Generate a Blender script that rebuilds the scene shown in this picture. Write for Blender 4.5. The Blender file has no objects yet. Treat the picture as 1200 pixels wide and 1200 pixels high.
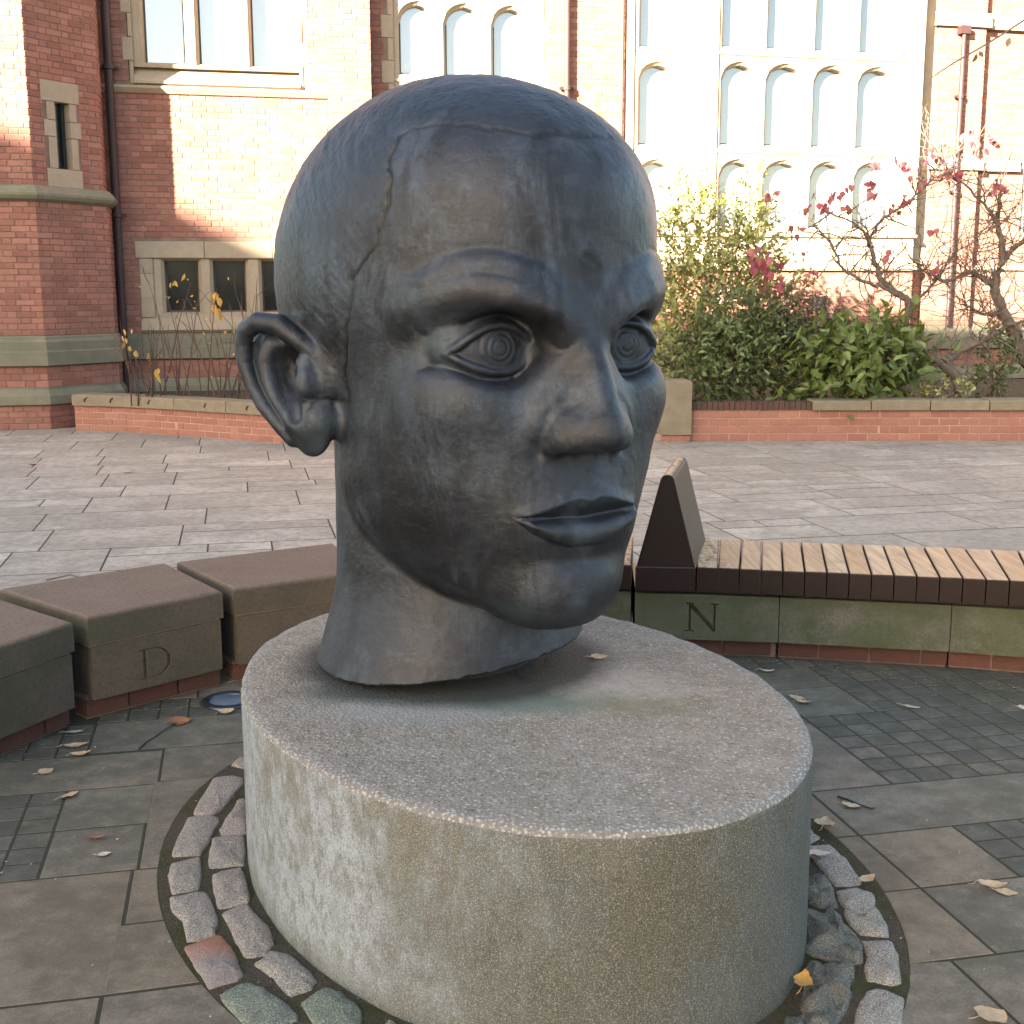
import bpy, bmesh, math, random, time
import numpy as np
from mathutils import Vector, Matrix, noise as mnoise
T0 = time.time()
random.seed(7)
rng = np.random.default_rng(7)
C = bpy.context.scene.collection
SC = bpy.context.scene
R_ = math.radians

# ---------------------------------------------------------------- camera
CAM_H = 1.66
cam_data = bpy.data.cameras.new('camera')
cam = bpy.data.objects.new('camera', cam_data); C.objects.link(cam)
cam_data.sensor_width = 36.0
cam_data.lens = 36.0 * 1450.0 / 1200.0
cam_data.clip_start = 0.1
cam_data.clip_end = 900.0
pitch = math.atan(255.0 / 1450.0)
fw = Vector((0, math.cos(pitch), -math.sin(pitch)))
u0 = Vector((0, math.sin(pitch), math.cos(pitch)))
r0 = Vector((1, 0, 0))
ro = R_(0.15)
rt = r0 * math.cos(ro) - u0 * math.sin(ro)
up = u0 * math.cos(ro) + r0 * math.sin(ro)
cam.matrix_world = Matrix(((rt.x, up.x, -fw.x, 0), (rt.y, up.y, -fw.y, 0), (rt.z, up.z, -fw.z, CAM_H), (0, 0, 0, 1)))
SC.camera = cam

# ---------------------------------------------------------------- sky and sun
SUN_EL, SUN_AZ = 18.0, 217.6      # azimuth clockwise from +Y: behind the camera, to its left
world = bpy.data.worlds.new('World'); SC.world = world; world.use_nodes = True
nt = world.node_tree
for n in list(nt.nodes): nt.nodes.remove(n)
sky = nt.nodes.new('ShaderNodeTexSky'); sky.sky_type = 'NISHITA'; sky.sun_disc = False
sky.sun_elevation = R_(SUN_EL); sky.sun_rotation = R_(SUN_AZ)
sky.air_density = 1.0; sky.dust_density = 2.0; sky.ozone_density = 1.0
bgn = nt.nodes.new('ShaderNodeBackground'); bgn.inputs['Strength'].default_value = 0.050
outw = nt.nodes.new('ShaderNodeOutputWorld')
wb = nt.nodes.new('ShaderNodeMix'); wb.data_type = 'RGBA'; wb.blend_type = 'MULTIPLY'; wb.inputs[0].default_value = 1.0; wb.inputs[7].default_value = (1.0, .94, .85, 1)  # camera balanced for the shade
nt.links.new(sky.outputs[0], wb.inputs[6]); nt.links.new(wb.outputs[2], bgn.inputs[0]); nt.links.new(bgn.outputs[0], outw.inputs[0])
sd = bpy.data.lights.new('sun', 'SUN'); sd.energy = 5.0; sd.angle = R_(0.55); sd.color = (1.0, 0.87, 0.68)
sun = bpy.data.objects.new('sun', sd); C.objects.link(sun)
SUN_DIR = Vector((math.sin(R_(SUN_AZ)) * math.cos(R_(SUN_EL)), math.cos(R_(SUN_AZ)) * math.cos(R_(SUN_EL)), math.sin(R_(SUN_EL))))  # towards the sun
sun.rotation_euler = SUN_DIR.to_track_quat('Z', 'Y').to_euler()
SC.view_settings.view_transform = 'Standard'
SC.view_settings.look = 'None'
SC.view_settings.gamma = 1.0
SC.view_settings.use_curve_mapping = False
SC.view_settings.exposure = 3.85
SC.cycles.max_bounces = 6
SC.cycles.diffuse_bounces = 4
SC.cycles.glossy_bounces = 3

# ---------------------------------------------------------------- helpers
def mesh_from(name, verts, faces, smooth=False):
    me = bpy.data.meshes.new(name)
    me.from_pydata([tuple(v) for v in verts], [], [tuple(f) for f in faces])
    me.update()
    if smooth:
        me.polygons.foreach_set('use_smooth', [True] * len(me.polygons))
    return me

def link(name, me, mat=None, parent=None, loc=None, rotz=None):
    o = bpy.data.objects.new(name, me); C.objects.link(o)
    if mat is not None and me is not None and len(me.materials) == 0: me.materials.append(mat)
    if parent is not None: o.parent = parent
    if loc is not None: o.location = loc
    if rotz is not None: o.rotation_euler = (0, 0, rotz)
    return o

def thing(name, label, cat, loc=(0, 0, 0), rotz=0.0, group=None):
    o = bpy.data.objects.new(name, None); C.objects.link(o)
    o.empty_display_size = 0.1
    o.location = loc; o.rotation_euler = (0, 0, rotz)
    o['label'] = label; o['category'] = cat
    if group: o['group'] = group
    return o

def tag(o, label, cat, group=None):
    o['label'] = label; o['category'] = cat
    if group: o['group'] = group
    return o

class MB:
    """collects geometry for ONE mesh"""
    def __init__(s): s.v = []; s.f = []
    def add(s, vs, fs):
        b = len(s.v); s.v.extend([tuple(v) for v in vs]); s.f.extend([tuple(i + b for i in f) for f in fs])
    def box(s, x0, x1, y0, y1, z0, z1):
        s.add([(x0, y0, z0), (x1, y0, z0), (x1, y1, z0), (x0, y1, z0), (x0, y0, z1), (x1, y0, z1), (x1, y1, z1), (x0, y1, z1)],
              [(0, 3, 2, 1), (4, 5, 6, 7), (0, 1, 5, 4), (1, 2, 6, 5), (2, 3, 7, 6), (3, 0, 4, 7)])
    def chamfer_box(s, x0, x1, y0, y1, z0, z1, c):
        # front (y0) face chamfered: cheap weathered block
        s.add([(x0, y0 + c, z0), (x1, y0 + c, z0), (x1, y0 + c, z1), (x0, y0 + c, z1),
               (x0 + c, y0, z0 + c), (x1 - c, y0, z0 + c), (x1 - c, y0, z1 - c), (x0 + c, y0, z1 - c),
               (x0, y1, z0), (x1, y1, z0), (x1, y1, z1), (x0, y1, z1)],
              [(4, 5, 6, 7), (0, 1, 5, 4), (1, 2, 6, 5), (2, 3, 7, 6), (3, 0, 4, 7),
               (1, 0, 8, 9), (2, 1, 9, 10), (3, 2, 10, 11), (0, 3, 11, 8)])
    def prism(s, poly, z0, z1, cap0=True):
        n = len(poly)
        s.add([(p[0], p[1], z0) for p in poly] + [(p[0], p[1], z1) for p in poly],
              ([tuple(range(n))[::-1]] if cap0 else []) + [tuple(range(n, 2 * n))] + [(i, (i + 1) % n, n + (i + 1) % n, n + i) for i in range(n)])
    def sweep_x(s, prof, x0, x1):
        # profile in (y,z), counter-clockwise seen from +x, run along x
        n = len(prof)
        s.add([(x0, y, z) for y, z in prof] + [(x1, y, z) for y, z in prof],
              [tuple(range(n))[::-1], tuple(range(n, 2 * n))] + [(i, (i + 1) % n, n + (i + 1) % n, n + i) for i in range(n)])
    def tube(s, pts, rad, n=6, cap=True):
        pts = [Vector(p) for p in pts]; m = len(pts)
        if not hasattr(rad, '__len__'): rad = [rad] * m
        vs = []; fs = []
        ref = Vector((0.13, 0.21, 0.97)).normalized()
        for i, p in enumerate(pts):
            d = (pts[min(i + 1, m - 1)] - pts[max(i - 1, 0)])
            d = d.normalized() if d.length > 1e-9 else Vector((0, 0, 1))
            rr = ref if abs(d.dot(ref)) < 0.95 else Vector((1, 0, 0))
            a = d.cross(rr).normalized(); b = d.cross(a)
            for k in range(n):
                t = 2 * math.pi * k / n
                vs.append(p + (a * math.cos(t) + b * math.sin(t)) * rad[i])
        for i in range(m - 1):
            for k in range(n):
                fs.append((i * n + k, i * n + (k + 1) % n, (i + 1) * n + (k + 1) % n, (i + 1) * n + k))
        if cap:
            fs.append(tuple(range(n))[::-1]); fs.append(tuple(range((m - 1) * n, m * n)))
        s.add(vs, fs)
    def mesh(s, name, smooth=False): return mesh_from(name, s.v, s.f, smooth)
    def build(s, name, mat, parent=None, smooth=False, loc=None, rotz=None):
        return link(name, s.mesh(name, smooth), mat, parent, loc, rotz)

def roundpoly(poly, c):
    out = []
    n = len(poly)
    for i in range(n):
        p, a, b = Vector(poly[i]), Vector(poly[i - 1]), Vector(poly[(i + 1) % n])
        da, db = (a - p), (b - p)
        cc = min(c, da.length * .45, db.length * .45)
        out += [p + da.normalized() * cc, p + db.normalized() * cc]
    return [(v.x, v.y) for v in out]
# ---------------------------------------------------------------- materials
class NT:
    def __init__(s, name):
        s.m = bpy.data.materials.new(name); s.m.use_nodes = True
        s.t = s.m.node_tree; s.b = s.t.nodes['Principled BSDF']; s._co = None
    def n(s, typ, **kw):
        nd = s.t.nodes.new(typ)
        for k, v in kw.items():
            if k in nd.inputs.keys() if not k.startswith('_') else False: nd.inputs[k].default_value = v
            else: setattr(nd, k.strip('_'), v)
        return nd
    def l(s, a, b): s.t.links.new(a, b)
    def co(s):
        if s._co is None: s._co = s.t.nodes.new('ShaderNodeTexCoord').outputs['Object']
        return s._co
    def geo(s):
        return s.t.nodes.new('ShaderNodeNewGeometry').outputs['Position']
    def mapping(s, scale, vec=None):
        mp = s.t.nodes.new('ShaderNodeMapping'); mp.inputs['Scale'].default_value = scale
        s.l(vec or s.geo(), mp.inputs['Vector']); return mp.outputs[0]
    def noise(s, scale, detail=6, rough=.6, vec=None, dist=0.0):
        nd = s.t.nodes.new('ShaderNodeTexNoise'); nd.inputs['Scale'].default_value = scale
        nd.inputs['Detail'].default_value = detail; nd.inputs['Roughness'].default_value = rough
        nd.inputs['Distortion'].default_value = dist
        s.l(vec or s.geo(), nd.inputs['Vector']); return nd.outputs['Fac']
    def voro(s, scale, feat='F1', vec=None, out='Distance'):
        nd = s.t.nodes.new('ShaderNodeTexVoronoi'); nd.feature = feat; nd.inputs['Scale'].default_value = scale
        s.l(vec or s.geo(), nd.inputs['Vector']); return nd.outputs[out]
    def ramp(s, fac, stops):
        r = s.t.nodes.new('ShaderNodeValToRGB'); el = r.color_ramp.elements
        while len(el) > 1: el.remove(el[-1])
        for i, (p, c) in enumerate(stops):
            if not hasattr(c, '__len__'): c = (c, c, c)
            e = el[0] if i == 0 else el.new(p)
            e.position = p; e.color = (*c, 1)
        s.l(fac, r.inputs[0]); return r.outputs[0]
    def mix(s, fac, a, b, mode='MIX'):
        m = s.t.nodes.new('ShaderNodeMix'); m.data_type = 'RGBA'; m.blend_type = mode
        for sock, v in ((m.inputs[0], fac), (m.inputs[6], a), (m.inputs[7], b)):
            if isinstance(v, bpy.types.NodeSocket): s.l(v, sock)
            elif hasattr(v, '__len__'): sock.default_value = (*v, 1)
            else: sock.default_value = v if sock == m.inputs[0] else (v, v, v, 1)
        return m.outputs[2]
    def math(s, op, a, b=0.0):
        m = s.t.nodes.new('ShaderNodeMath'); m.operation = op
        for sock, v in ((m.inputs[0], a), (m.inputs[1], b)):
            if isinstance(v, bpy.types.NodeSocket): s.l(v, sock)
            else: sock.default_value = v
        return m.outputs[0]
    def sep(s, vec=None):
        n = s.t.nodes.new('ShaderNodeSeparateXYZ'); s.l(vec or s.geo(), n.inputs[0]); return n.outputs
    def rand(s):
        return s.t.nodes.new('ShaderNodeObjectInfo').outputs['Random']
    def isl(s):
        return s.t.nodes.new('ShaderNodeNewGeometry').outputs['Random Per Island']
    def set(s, col=None, rough=None, metal=None, spec=None):
        k_ = 1.0 if s.m.name.startswith(('brick_old', 'mortar_old', 'sandstone_dressing')) else .80
        if col is not None and k_ != 1.0:
            col = s.mix(1.0, col, (k_, k_, k_), 'MULTIPLY')
        for k, v in (('Base Color', col), ('Roughness', rough), ('Metallic', metal), ('Specular IOR Level', spec)):
            if v is None: continue
            if isinstance(v, bpy.types.NodeSocket): s.l(v, s.b.inputs[k])
            elif hasattr(v, '__len__'): s.b.inputs[k].default_value = (*v, 1)
            else: s.b.inputs[k].default_value = v
    def bump(s, h, strength=.5, dist=.01, prev=None):
        b = s.t.nodes.new('ShaderNodeBump'); b.inputs['Strength'].default_value = strength; b.inputs['Distance'].default_value = dist
        s.l(h, b.inputs['Height'])
        if prev is not None: s.l(prev, b.inputs['Normal'])
        s.l(b.outputs[0], s.b.inputs['Normal']); return b.outputs[0]

M = {}
def brick_mat(name, cols, dirt, stuff=False):
    t = NT(name)
    r = t.isl() if stuff else t.rand()
    n1 = t.noise(2.2, 5); n2 = t.noise(45, 5, .7)
    c = t.ramp(r, [(i / (len(cols) - 1), q) for i, q in enumerate(cols)])
    c = t.mix(t.ramp(n1, [(.38, 0), (.72, .55)]), c, dirt)
    c = t.mix(t.ramp(n2, [(.35, .35), (.7, 0)]), c, tuple(x * .55 for x in cols[0]))
    t.set(c, .88, spec=.25); t.bump(n2, .5, .004)
    M[name] = t.m; return t.m
BR = [(.225, .092, .068), (.295, .128, .094), (.35, .165, .124), (.26, .108, .082)]
brick_mat('brick_old', BR, (.16, .085, .07)); brick_mat('brick_old_mass', BR, (.16, .085, .07), True)
BN = [(.33, .155, .115), (.38, .18, .135), (.31, .14, .105), (.41, .21, .155)]
brick_mat('brick_new', BN, (.33, .12, .085))
BD = [(.085, .05, .04), (.12, .06, .045), (.10, .06, .045)]
brick_mat('brick_dark', BD, (.06, .055, .035))

def plain(name, col, rough=.8, var=.25, scale=8, bump=.3, metal=0, bscale=60, col2=None, spec=.4):
    t = NT(name)
    n1 = t.noise(scale, 6, .65); n2 = t.noise(bscale, 5, .7)
    c2 = col2 or tuple(x * (1 - var * 1.6) for x in col)
    c = t.mix(t.ramp(n1, [(.35, 0), (.68, 1)]), col, c2)
    c = t.mix(t.ramp(n2, [(.4, .25), (.65, 0)]), c, tuple(x * .5 for x in col))
    t.set(c, rough, metal, spec); t.bump(n2, bump, .004)
    M[name] = t.m; return t
plain('mortar_light', (.40, .31, .25), .95)
plain('mortar_old', (.22, .15, .12), .95)
plain('mortar_pink', (.50, .33, .26), .95)
plain('downpipe_paint', (.055, .028, .028), .55, .2, 3, .1)
plain('lead_dark', (.03, .03, .032), .6, .2, 5, .1)

def stone_mat(name, col, moss, mossamt, dark):
    t = NT(name)
    n1 = t.noise(1.3, 7, .65); n2 = t.noise(9, 7, .7); n3 = t.noise(90, 4, .7)
    c = t.mix(t.ramp(n2, [(.35, 0), (.7, .7)]), col, dark)
    c = t.mix(t.ramp(n1, [(.62 - mossamt * .35, 0), (.78 - mossamt * .2, mossamt)]), c, moss)
    c = t.mix(t.ramp(t.rand(), [(0, 0), (1, .22)]), c, tuple(x * .55 for x in col))
    t.set(c, .9, spec=.25); t.bump(n3, .35, .004)
    M[name] = t.m
stone_mat('sandstone_dressing', (.34, .275, .20), (.22, .19, .13), .2, (.24, .195, .15))
stone_mat('sandstone_mossy', (.24, .215, .16), (.125, .145, .09), .6, (.15, .14, .10))
stone_mat('coping_mossy', (.26, .215, .155), (.165, .150, .09), .5, (.15, .12, .085))

t = NT('window_glass')      # mirror-like panes of the hall
t.set((.17, .20, .23), .03, 0.08, 1.0); t.b.inputs['IOR'].default_value = 2.1
t.bump(t.noise(1.4, 3, .5), .12, .02)
M['window_glass'] = t.m
t = NT('dark_glass')
n = t.noise(2.3, 5, .6)
t.set(t.ramp(n, [(.35, (.01, .011, .012)), (.7, (.035, .035, .03))]), .12, 0, .6)
M['dark_glass'] = t.m
# paving: dark damp slabs inside the ring of seats, paler ones on the open court
def slab_mat(name, cols, stain, moss, mossamt, sc=1.0):
    t = NT(name)
    r = t.rand()
    off = t.t.nodes.new('ShaderNodeVectorMath'); off.operation = 'ADD'; cx = t.t.nodes.new('ShaderNodeCombineXYZ'); t.l(t.math('MULTIPLY', r, 37.0), cx.inputs[2]); t.l(t.geo(), off.inputs[0]); t.l(cx.outputs[0], off.inputs[1]); g = off.outputs[0]
    n1 = t.noise(3.2 * sc, 6, .66, g); n2 = t.noise(15, 6, .72, g); n3 = t.noise(150, 3, .75, g); n4 = t.noise(1.6, 5, .6, dist=.4)
    c = t.ramp(r, [(i / (len(cols) - 1), q) for i, q in enumerate(cols)])
    c = t.mix(t.ramp(n1, [(.42, 0), (.58, .9)]), c, stain)
    c = t.mix(t.ramp(n4, [(.50, 0), (.66, mossamt)]), c, moss)
    c = t.mix(t.ramp(n2, [(.38, .55), (.52, 0)]), c, tuple(x * .5 for x in cols[0]))
    c = t.mix(t.ramp(n2, [(.54, 0), (.68, .30)]), c, tuple(min(1, x * 1.7) for x in cols[-1]))
    c = t.mix(t.ramp(n3, [(.42, .45), (.55, 0)]), c, tuple(x * .45 for x in cols[0]))
    t.set(c, t.ramp(n1, [(.3, .62), (.7, .86)]), spec=.35)
    b = t.bump(n2, .25, .006); t.bump(n3, .35, .0025, b)
    M[name] = t.m
slab_mat('slab_inner', [(.19, .165, .118), (.225, .182, .133), (.185, .168, .128), (.24, .188, .136)], (.125, .112, .085), (.080, .090, .050), .5)
slab_mat('slab_brown', [(.225, .180, .122), (.25, .20, .138), (.205, .165, .112)], (.155, .125, .085), (.10, .09, .06), .3)
slab_mat('small_sett', [(.11, .105, .08), (.155, .138, .105), (.125, .114, .09), (.18, .152, .115)], (.09, .084, .065), (.07, .085, .045), .5)
slab_mat('slab_outer', [(.37, .325, .265), (.51, .455, .38), (.46, .395, .325), (.61, .55, .465), (.42, .375, .315)], (.34, .295, .24), (.34, .31, .25), .25, .45)
plain('joint_soil', (.040, .036, .024), .95, .3, 6, .6, col2=(.035, .042, .014))
plain('joint_court', (.060, .052, .042), .95, .3, 3, .4)

t = NT('moss_bed')
n1 = t.noise(4.5, 6, .7); n2 = t.noise(120, 4, .8); n3 = t.noise(30, 5, .7)
c = t.mix(t.ramp(n1, [(.46, 0), (.60, 1)]), (.135, .108, .078), (.075, .085, .022))
c = t.mix(t.ramp(n2, [(.45, .6), (.62, 0)]), c, (.035, .030, .020))
c = t.mix(t.ramp(n3, [(.66, 0), (.72, .8)]), c, (.20, .17, .13))
t.set(c, .95, spec=.2); b = t.bump(n3, .8, .015); t.bump(n2, .9, .006, b)
M['moss_bed'] = t.m

def granite(name, col, pink, light):
    t = NT(name)
    r = t.rand()
    n1 = t.noise(9, 6, .65); n2 = t.noise(260, 3, .75); n3 = t.noise(60, 5, .75)
    c = t.mix(r, col, pink)
    c = t.mix(t.ramp(n1, [(.35, 0), (.7, .6)]), c, light)
    c = t.mix(t.ramp(n2, [(.42, .75), (.55, 0)]), c, (.06, .055, .05))
    c = t.mix(t.ramp(n2, [(.56, 0), (.64, .6)]), c, tuple(min(1, x * 1.55) for x in light))
    t.set(c, .85, spec=.3); b = t.bump(n3, .7, .008); t.bump(n2, .5, .003, b)
    M[name] = t.m
granite('granite_sett', (.36, .315, .26), (.41, .33, .275), (.42, .385, .335))
granite('granite_grey', (.36, .325, .27), (.40, .36, .30), (.45, .42, .36))
granite('granite_green', (.19, .22, .165), (.24, .26, .20), (.30, .33, .26))
granite('rough_rock', (.17, .16, .13), (.19, .17, .14), (.22, .23, .18))
t = NT('granite_orange')
n1 = t.sep()[1]; n2 = t.noise(260, 3, .75); n3 = t.noise(60, 5, .75)
c = t.mix(t.ramp(t.math('ADD', t.math('MULTIPLY', t.math('SUBTRACT', n1, 2.84), 4.0), t.math('MULTIPLY', t.noise(12, 4), .5)), [(.35, 0), (.75, 1)]), (.33, .28, .25), (.44, .19, .11))
c = t.mix(t.ramp(n2, [(.42, .6), (.55, 0)]), c, (.09, .07, .06))
t.set(c, .85, spec=.3); b = t.bump(n3, .7, .008); t.bump(n2, .5, .003, b)
M['granite_orange'] = t.m

# exposed aggregate concrete of the plinth
t = NT('aggregate')
g = t.geo(); x, y, z = t.sep(g)[:3]
top = t.math('GREATER_THAN', t.sep(t.t.nodes.new('ShaderNodeNewGeometry').outputs['Normal'])[2], .35)
warp = t.t.nodes.new('ShaderNodeVectorMath'); warp.operation = 'ADD'
nz = t.t.nodes.new('ShaderNodeTexNoise'); nz.inputs['Scale'].default_value = 60; nz.inputs['Detail'].default_value = 3
sc_ = t.t.nodes.new('ShaderNodeVectorMath'); sc_.operation = 'SCALE'; sc_.inputs['Scale'].default_value = .012
t.l(g, nz.inputs['Vector']); t.l(nz.outputs['Color'], sc_.inputs[0]); t.l(g, warp.inputs[0]); t.l(sc_.outputs[0], warp.inputs[1])
v1 = t.voro(105, 'F1', warp.outputs[0]); vc = t.voro(105, 'F1', warp.outputs[0], 'Color'); v2 = t.voro(210, 'F1', warp.outputs[0])
pick = t.sep(vc)[0]
n1 = t.noise(2.4, 6, .65); n2 = t.noise(11, 6, .7); n3 = t.noise(320, 3, .75)
base = t.mix(t.ramp(n2, [(.35, 0), (.68, 1)]), (.24, .20, .155), (.36, .32, .275))
chip = t.ramp(pick, [(0, (.11, .09, .07)), (.35, (.26, .22, .18)), (.6, (.52, .48, .42)), (.8, (.32, .285, .25)), (1, (.66, .62, .56))])
ctop = t.mix(t.ramp(v1, [(.30, .9), (.52, 0)]), base, chip)
# rim worn pale, washed patch and verdigris run-off in front of the neck (stains with a shape of their own), then painted shade under the neck
def blob(cx, cy, rx, ry, soft, wob=.35, sc=5):
    dx = t.math('DIVIDE', t.math('SUBTRACT', x, cx), rx); dy = t.math('DIVIDE', t.math('SUBTRACT', y, cy), ry)
    r2 = t.math('SQRT', t.math('ADD', t.math('MULTIPLY', dx, dx), t.math('MULTIPLY', dy, dy)))
    r2 = t.math('ADD', r2, t.math('MULTIPLY', t.math('SUBTRACT', t.noise(sc, 6, .7), .5), wob * 2))
    return t.ramp(r2, [(max(0, 1 - soft), 1), (min(1, 1 + soft * .0), 0)])
wash = t.math('MULTIPLY', t.math('MULTIPLY', blob(.22, 3.50, .34, .30, .55, .75, 8), .9), t.ramp(t.noise(70, 4, .75), [(.40, .45), (.56, 1)]))
ctop = t.mix(wash, ctop, (.46, .43, .385))
verd = t.math('MULTIPLY', blob(.0, 3.33, .34, .15, .6, .75, 8), .85)
ctop = t.mix(verd, ctop, (.125, .185, .155))
verd2 = t.math('MULTIPLY', blob(-.47, 3.40, .22, .12, .7, .4, 8), .85)
ctop = t.mix(verd2, ctop, (.10, .12, .10))
pale = t.math('MULTIPLY', blob(-.30, 3.24, .42, .16, .8, .5, 5), .6)
ctop = t.mix(pale, ctop, (.36, .37, .365))
neck_shade = t.math('MULTIPLY', blob(-.19, 3.74, .54, .50, .20, .10, 9), .97)  # shadow of the gap below the neck rim, painted into the top colour
ctop = t.mix(neck_shade, ctop, (.040, .046, .042))
mossm = t.math('MULTIPLY', blob(.38, 3.29, .22, .12, .8, 1.2, 18), .6)
ctop = t.mix(mossm, ctop, (.16, .15, .075))
rim_ = t.sep(t.t.nodes.new('ShaderNodeNewGeometry').outputs['Normal'])[2]
rim_ = t.ramp(rim_, [(.30, 1), (.97, 1), (.999, 0)])
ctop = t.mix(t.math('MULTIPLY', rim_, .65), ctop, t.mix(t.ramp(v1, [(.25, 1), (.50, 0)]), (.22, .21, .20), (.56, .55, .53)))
# sides: grey, cast face with voids, grey-green film and brown streaks
vv = t.mapping((1, 1, .45)); st = t.noise(6, 8, .75, vv); st2 = t.noise(24, 7, .8, t.mapping((1, 1, .6)))
cs = t.mix(t.ramp(st, [(.38, 0), (.66, 1)]), (.38, .44, .51), (.30, .345, .375))
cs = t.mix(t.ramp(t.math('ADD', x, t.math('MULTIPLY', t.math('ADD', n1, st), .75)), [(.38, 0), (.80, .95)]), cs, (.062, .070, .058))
cs = t.mix(t.math('MULTIPLY', t.ramp(t.math('ADD', z, t.math('MULTIPLY', n2, .30)), [(.40, 0), (.62, .70)]), t.ramp(st, [(.52, 0), (.60, 1)])), cs, (.150, .130, .080))
cs = t.mix(t.ramp(st2, [(.42, .65), (.52, 0)]), cs, (.12, .12, .10))
cs = t.mix(t.ramp(t.math('ADD', z, t.math('MULTIPLY', n2, .10)), [(.03, .9), (.13, 0)]), cs, (.075, .08, .045))
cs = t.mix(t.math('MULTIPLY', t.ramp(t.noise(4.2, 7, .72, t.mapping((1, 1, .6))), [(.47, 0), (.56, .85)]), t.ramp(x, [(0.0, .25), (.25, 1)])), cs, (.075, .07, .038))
v3 = t.voro(75, 'F1', t.mapping((1, 1, .6)))
cs = t.mix(t.ramp(v3, [(.12, .65), (.22, 0)]), cs, (.12, .12, .11))
cs = t.mix(t.ramp(n3, [(.52, 0), (.62, .5)]), cs, (.50, .50, .48))
cs = t.mix(t.ramp(t.noise(150, 3, .8), [(.40, .5), (.50, 0)]), cs, (.13, .13, .12))
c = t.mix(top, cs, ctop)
c = t.mix(t.ramp(n3, [(.40, .3), (.6, 0)]), c, (.07, .06, .05))
t.set(c, .82, spec=.35)
hb = t.math('MULTIPLY', v1, -1.0)
hb = t.math('MULTIPLY', hb, t.math('ADD', t.math('MULTIPLY', top, .8), .2)); b = t.bump(hb, .7, .006); b = t.bump(n3, .5, .003, b)
M['aggregate'] = t.m

# weathered bronze
t = NT('bronze')
g = t.co(); gx, gy, gz = t.sep(g)[:3]
w1 = t.noise(2.1, 7, .62, g, .6); w2 = t.noise(5, 7, .66, g, .3); w3 = t.noise(55, 6, .75, g); w4 = t.noise(240, 3, .7, g)
ms = t.noise(5.5, 8, .75, t.mapping((1, 1, .28), g), .5)
br = t.noise(14, 7, .75, t.mapping((.5, .5, 1.7), g), .4)
c = t.mix(t.ramp(w1, [(.36, 0), (.62, 1)]), (.027, .033, .043), (.040, .042, .050))
c = t.mix(t.ramp(w2, [(.49, 0), (.62, .72)]), c, (.078, .098, .122))
c = t.mix(t.ramp(ms, [(.41, .85), (.51, 0)]), c, (.015, .015, .018))
c = t.mix(t.ramp(br, [(.54, 0), (.70, .35)]), c, (.100, .118, .142))
c = t.mix(t.ramp(w3, [(.36, .5), (.52, 0)]), c, (.024, .024, .026))
c = t.mix(t.ramp(w1, [(.57, 0), (.68, .5)]), c, (.055, .085, .095))
c = t.mix(1.0, c, (.78, .82, .90), 'MULTIPLY')
at = t.t.nodes.new('ShaderNodeAttribute'); at.attribute_name = 'crack'
c = t.mix(at.outputs['Fac'], c, (.006, .006, .007))
t.set(c, t.ramp(w2, [(.3, .38), (.7, .56)]), .35, .5)
b = t.bump(w3, .40, .006); b = t.bump(br, .20, .008, b); t.bump(w4, .22, .0015, b)
M['bronze'] = t.m

t = NT('block_top')   # brown coated stone of the seats
n1 = t.noise(5, 6, .65); n2 = t.noise(70, 5, .75); n3 = t.noise(2.0, 6, .7)
nrm = t.sep(t.t.nodes.new('ShaderNodeNewGeometry').outputs['Normal'])[2]
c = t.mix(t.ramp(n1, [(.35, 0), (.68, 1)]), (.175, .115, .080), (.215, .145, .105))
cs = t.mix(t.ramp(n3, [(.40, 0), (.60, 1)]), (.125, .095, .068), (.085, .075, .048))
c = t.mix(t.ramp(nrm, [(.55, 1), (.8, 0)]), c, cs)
c = t.mix(t.ramp(n2, [(.38, .5), (.55, 0)]), c, (.05, .042, .03))
t.set(c, .8, spec=.3); b = t.bump(n1, .25, .01); t.bump(n2, .5, .004, b)
M['block_top'] = t.m
def mossy(name, a, b, c_, d):
    t = NT(name); n1 = t.noise(2.6, 7, .72); n2 = t.noise(7, 7, .75); n3 = t.noise(110, 4, .75); z = t.sep()[2]
    c = t.mix(t.ramp(n1, [(.42, 0), (.56, 1)]), a, b); c = t.mix(t.ramp(n2, [(.46, 0), (.60, .85)]), c, c_)
    c = t.mix(t.math('MULTIPLY', t.ramp(t.math('ADD', z, t.math('MULTIPLY', n2, .16)), [(.30, 0), (.38, 1)]), .8), c, d)
    c = t.mix(t.ramp(n3, [(.40, .6), (.52, 0)]), c, tuple(v * .45 for v in a)); t.set(c, .88, spec=.3); t.bump(n3, .5, .004); M[name] = t.m
mossy('bench_stone', (.15, .135, .105), (.095, .10, .058), (.072, .085, .034), (.055, .062, .024))
stone_mat('bench_stone_plain', (.17, .155, .115), (.070, .072, .036), .95, (.085, .070, .048))
t = NT('wood_slat')
mp = t.mapping((30, 1.6, 30), t.co()); n1 = t.noise(1.6, 6, .7, mp); n2 = t.noise(5, 5, .65, t.co()); r = t.rand()
nrm = t.sep(t.t.nodes.new('ShaderNodeNewGeometry').outputs['Normal'])[2]
ct = t.mix(r, (.62, .385, .205), (.70, .49, .30)); ct = t.mix(t.ramp(n1, [(.38, .55), (.6, 0)]), ct, (.26, .15, .085)); ct = t.mix(t.ramp(n2, [(.58, 0), (.74, .5)]), ct, (.30, .19, .11))
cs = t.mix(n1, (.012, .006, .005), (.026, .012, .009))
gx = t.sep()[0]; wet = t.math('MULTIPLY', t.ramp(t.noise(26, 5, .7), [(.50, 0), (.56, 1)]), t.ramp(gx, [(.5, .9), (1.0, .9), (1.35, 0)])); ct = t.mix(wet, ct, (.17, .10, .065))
c = t.mix(t.ramp(nrm, [(.80, 0), (.97, 1)]), cs, ct)
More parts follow.
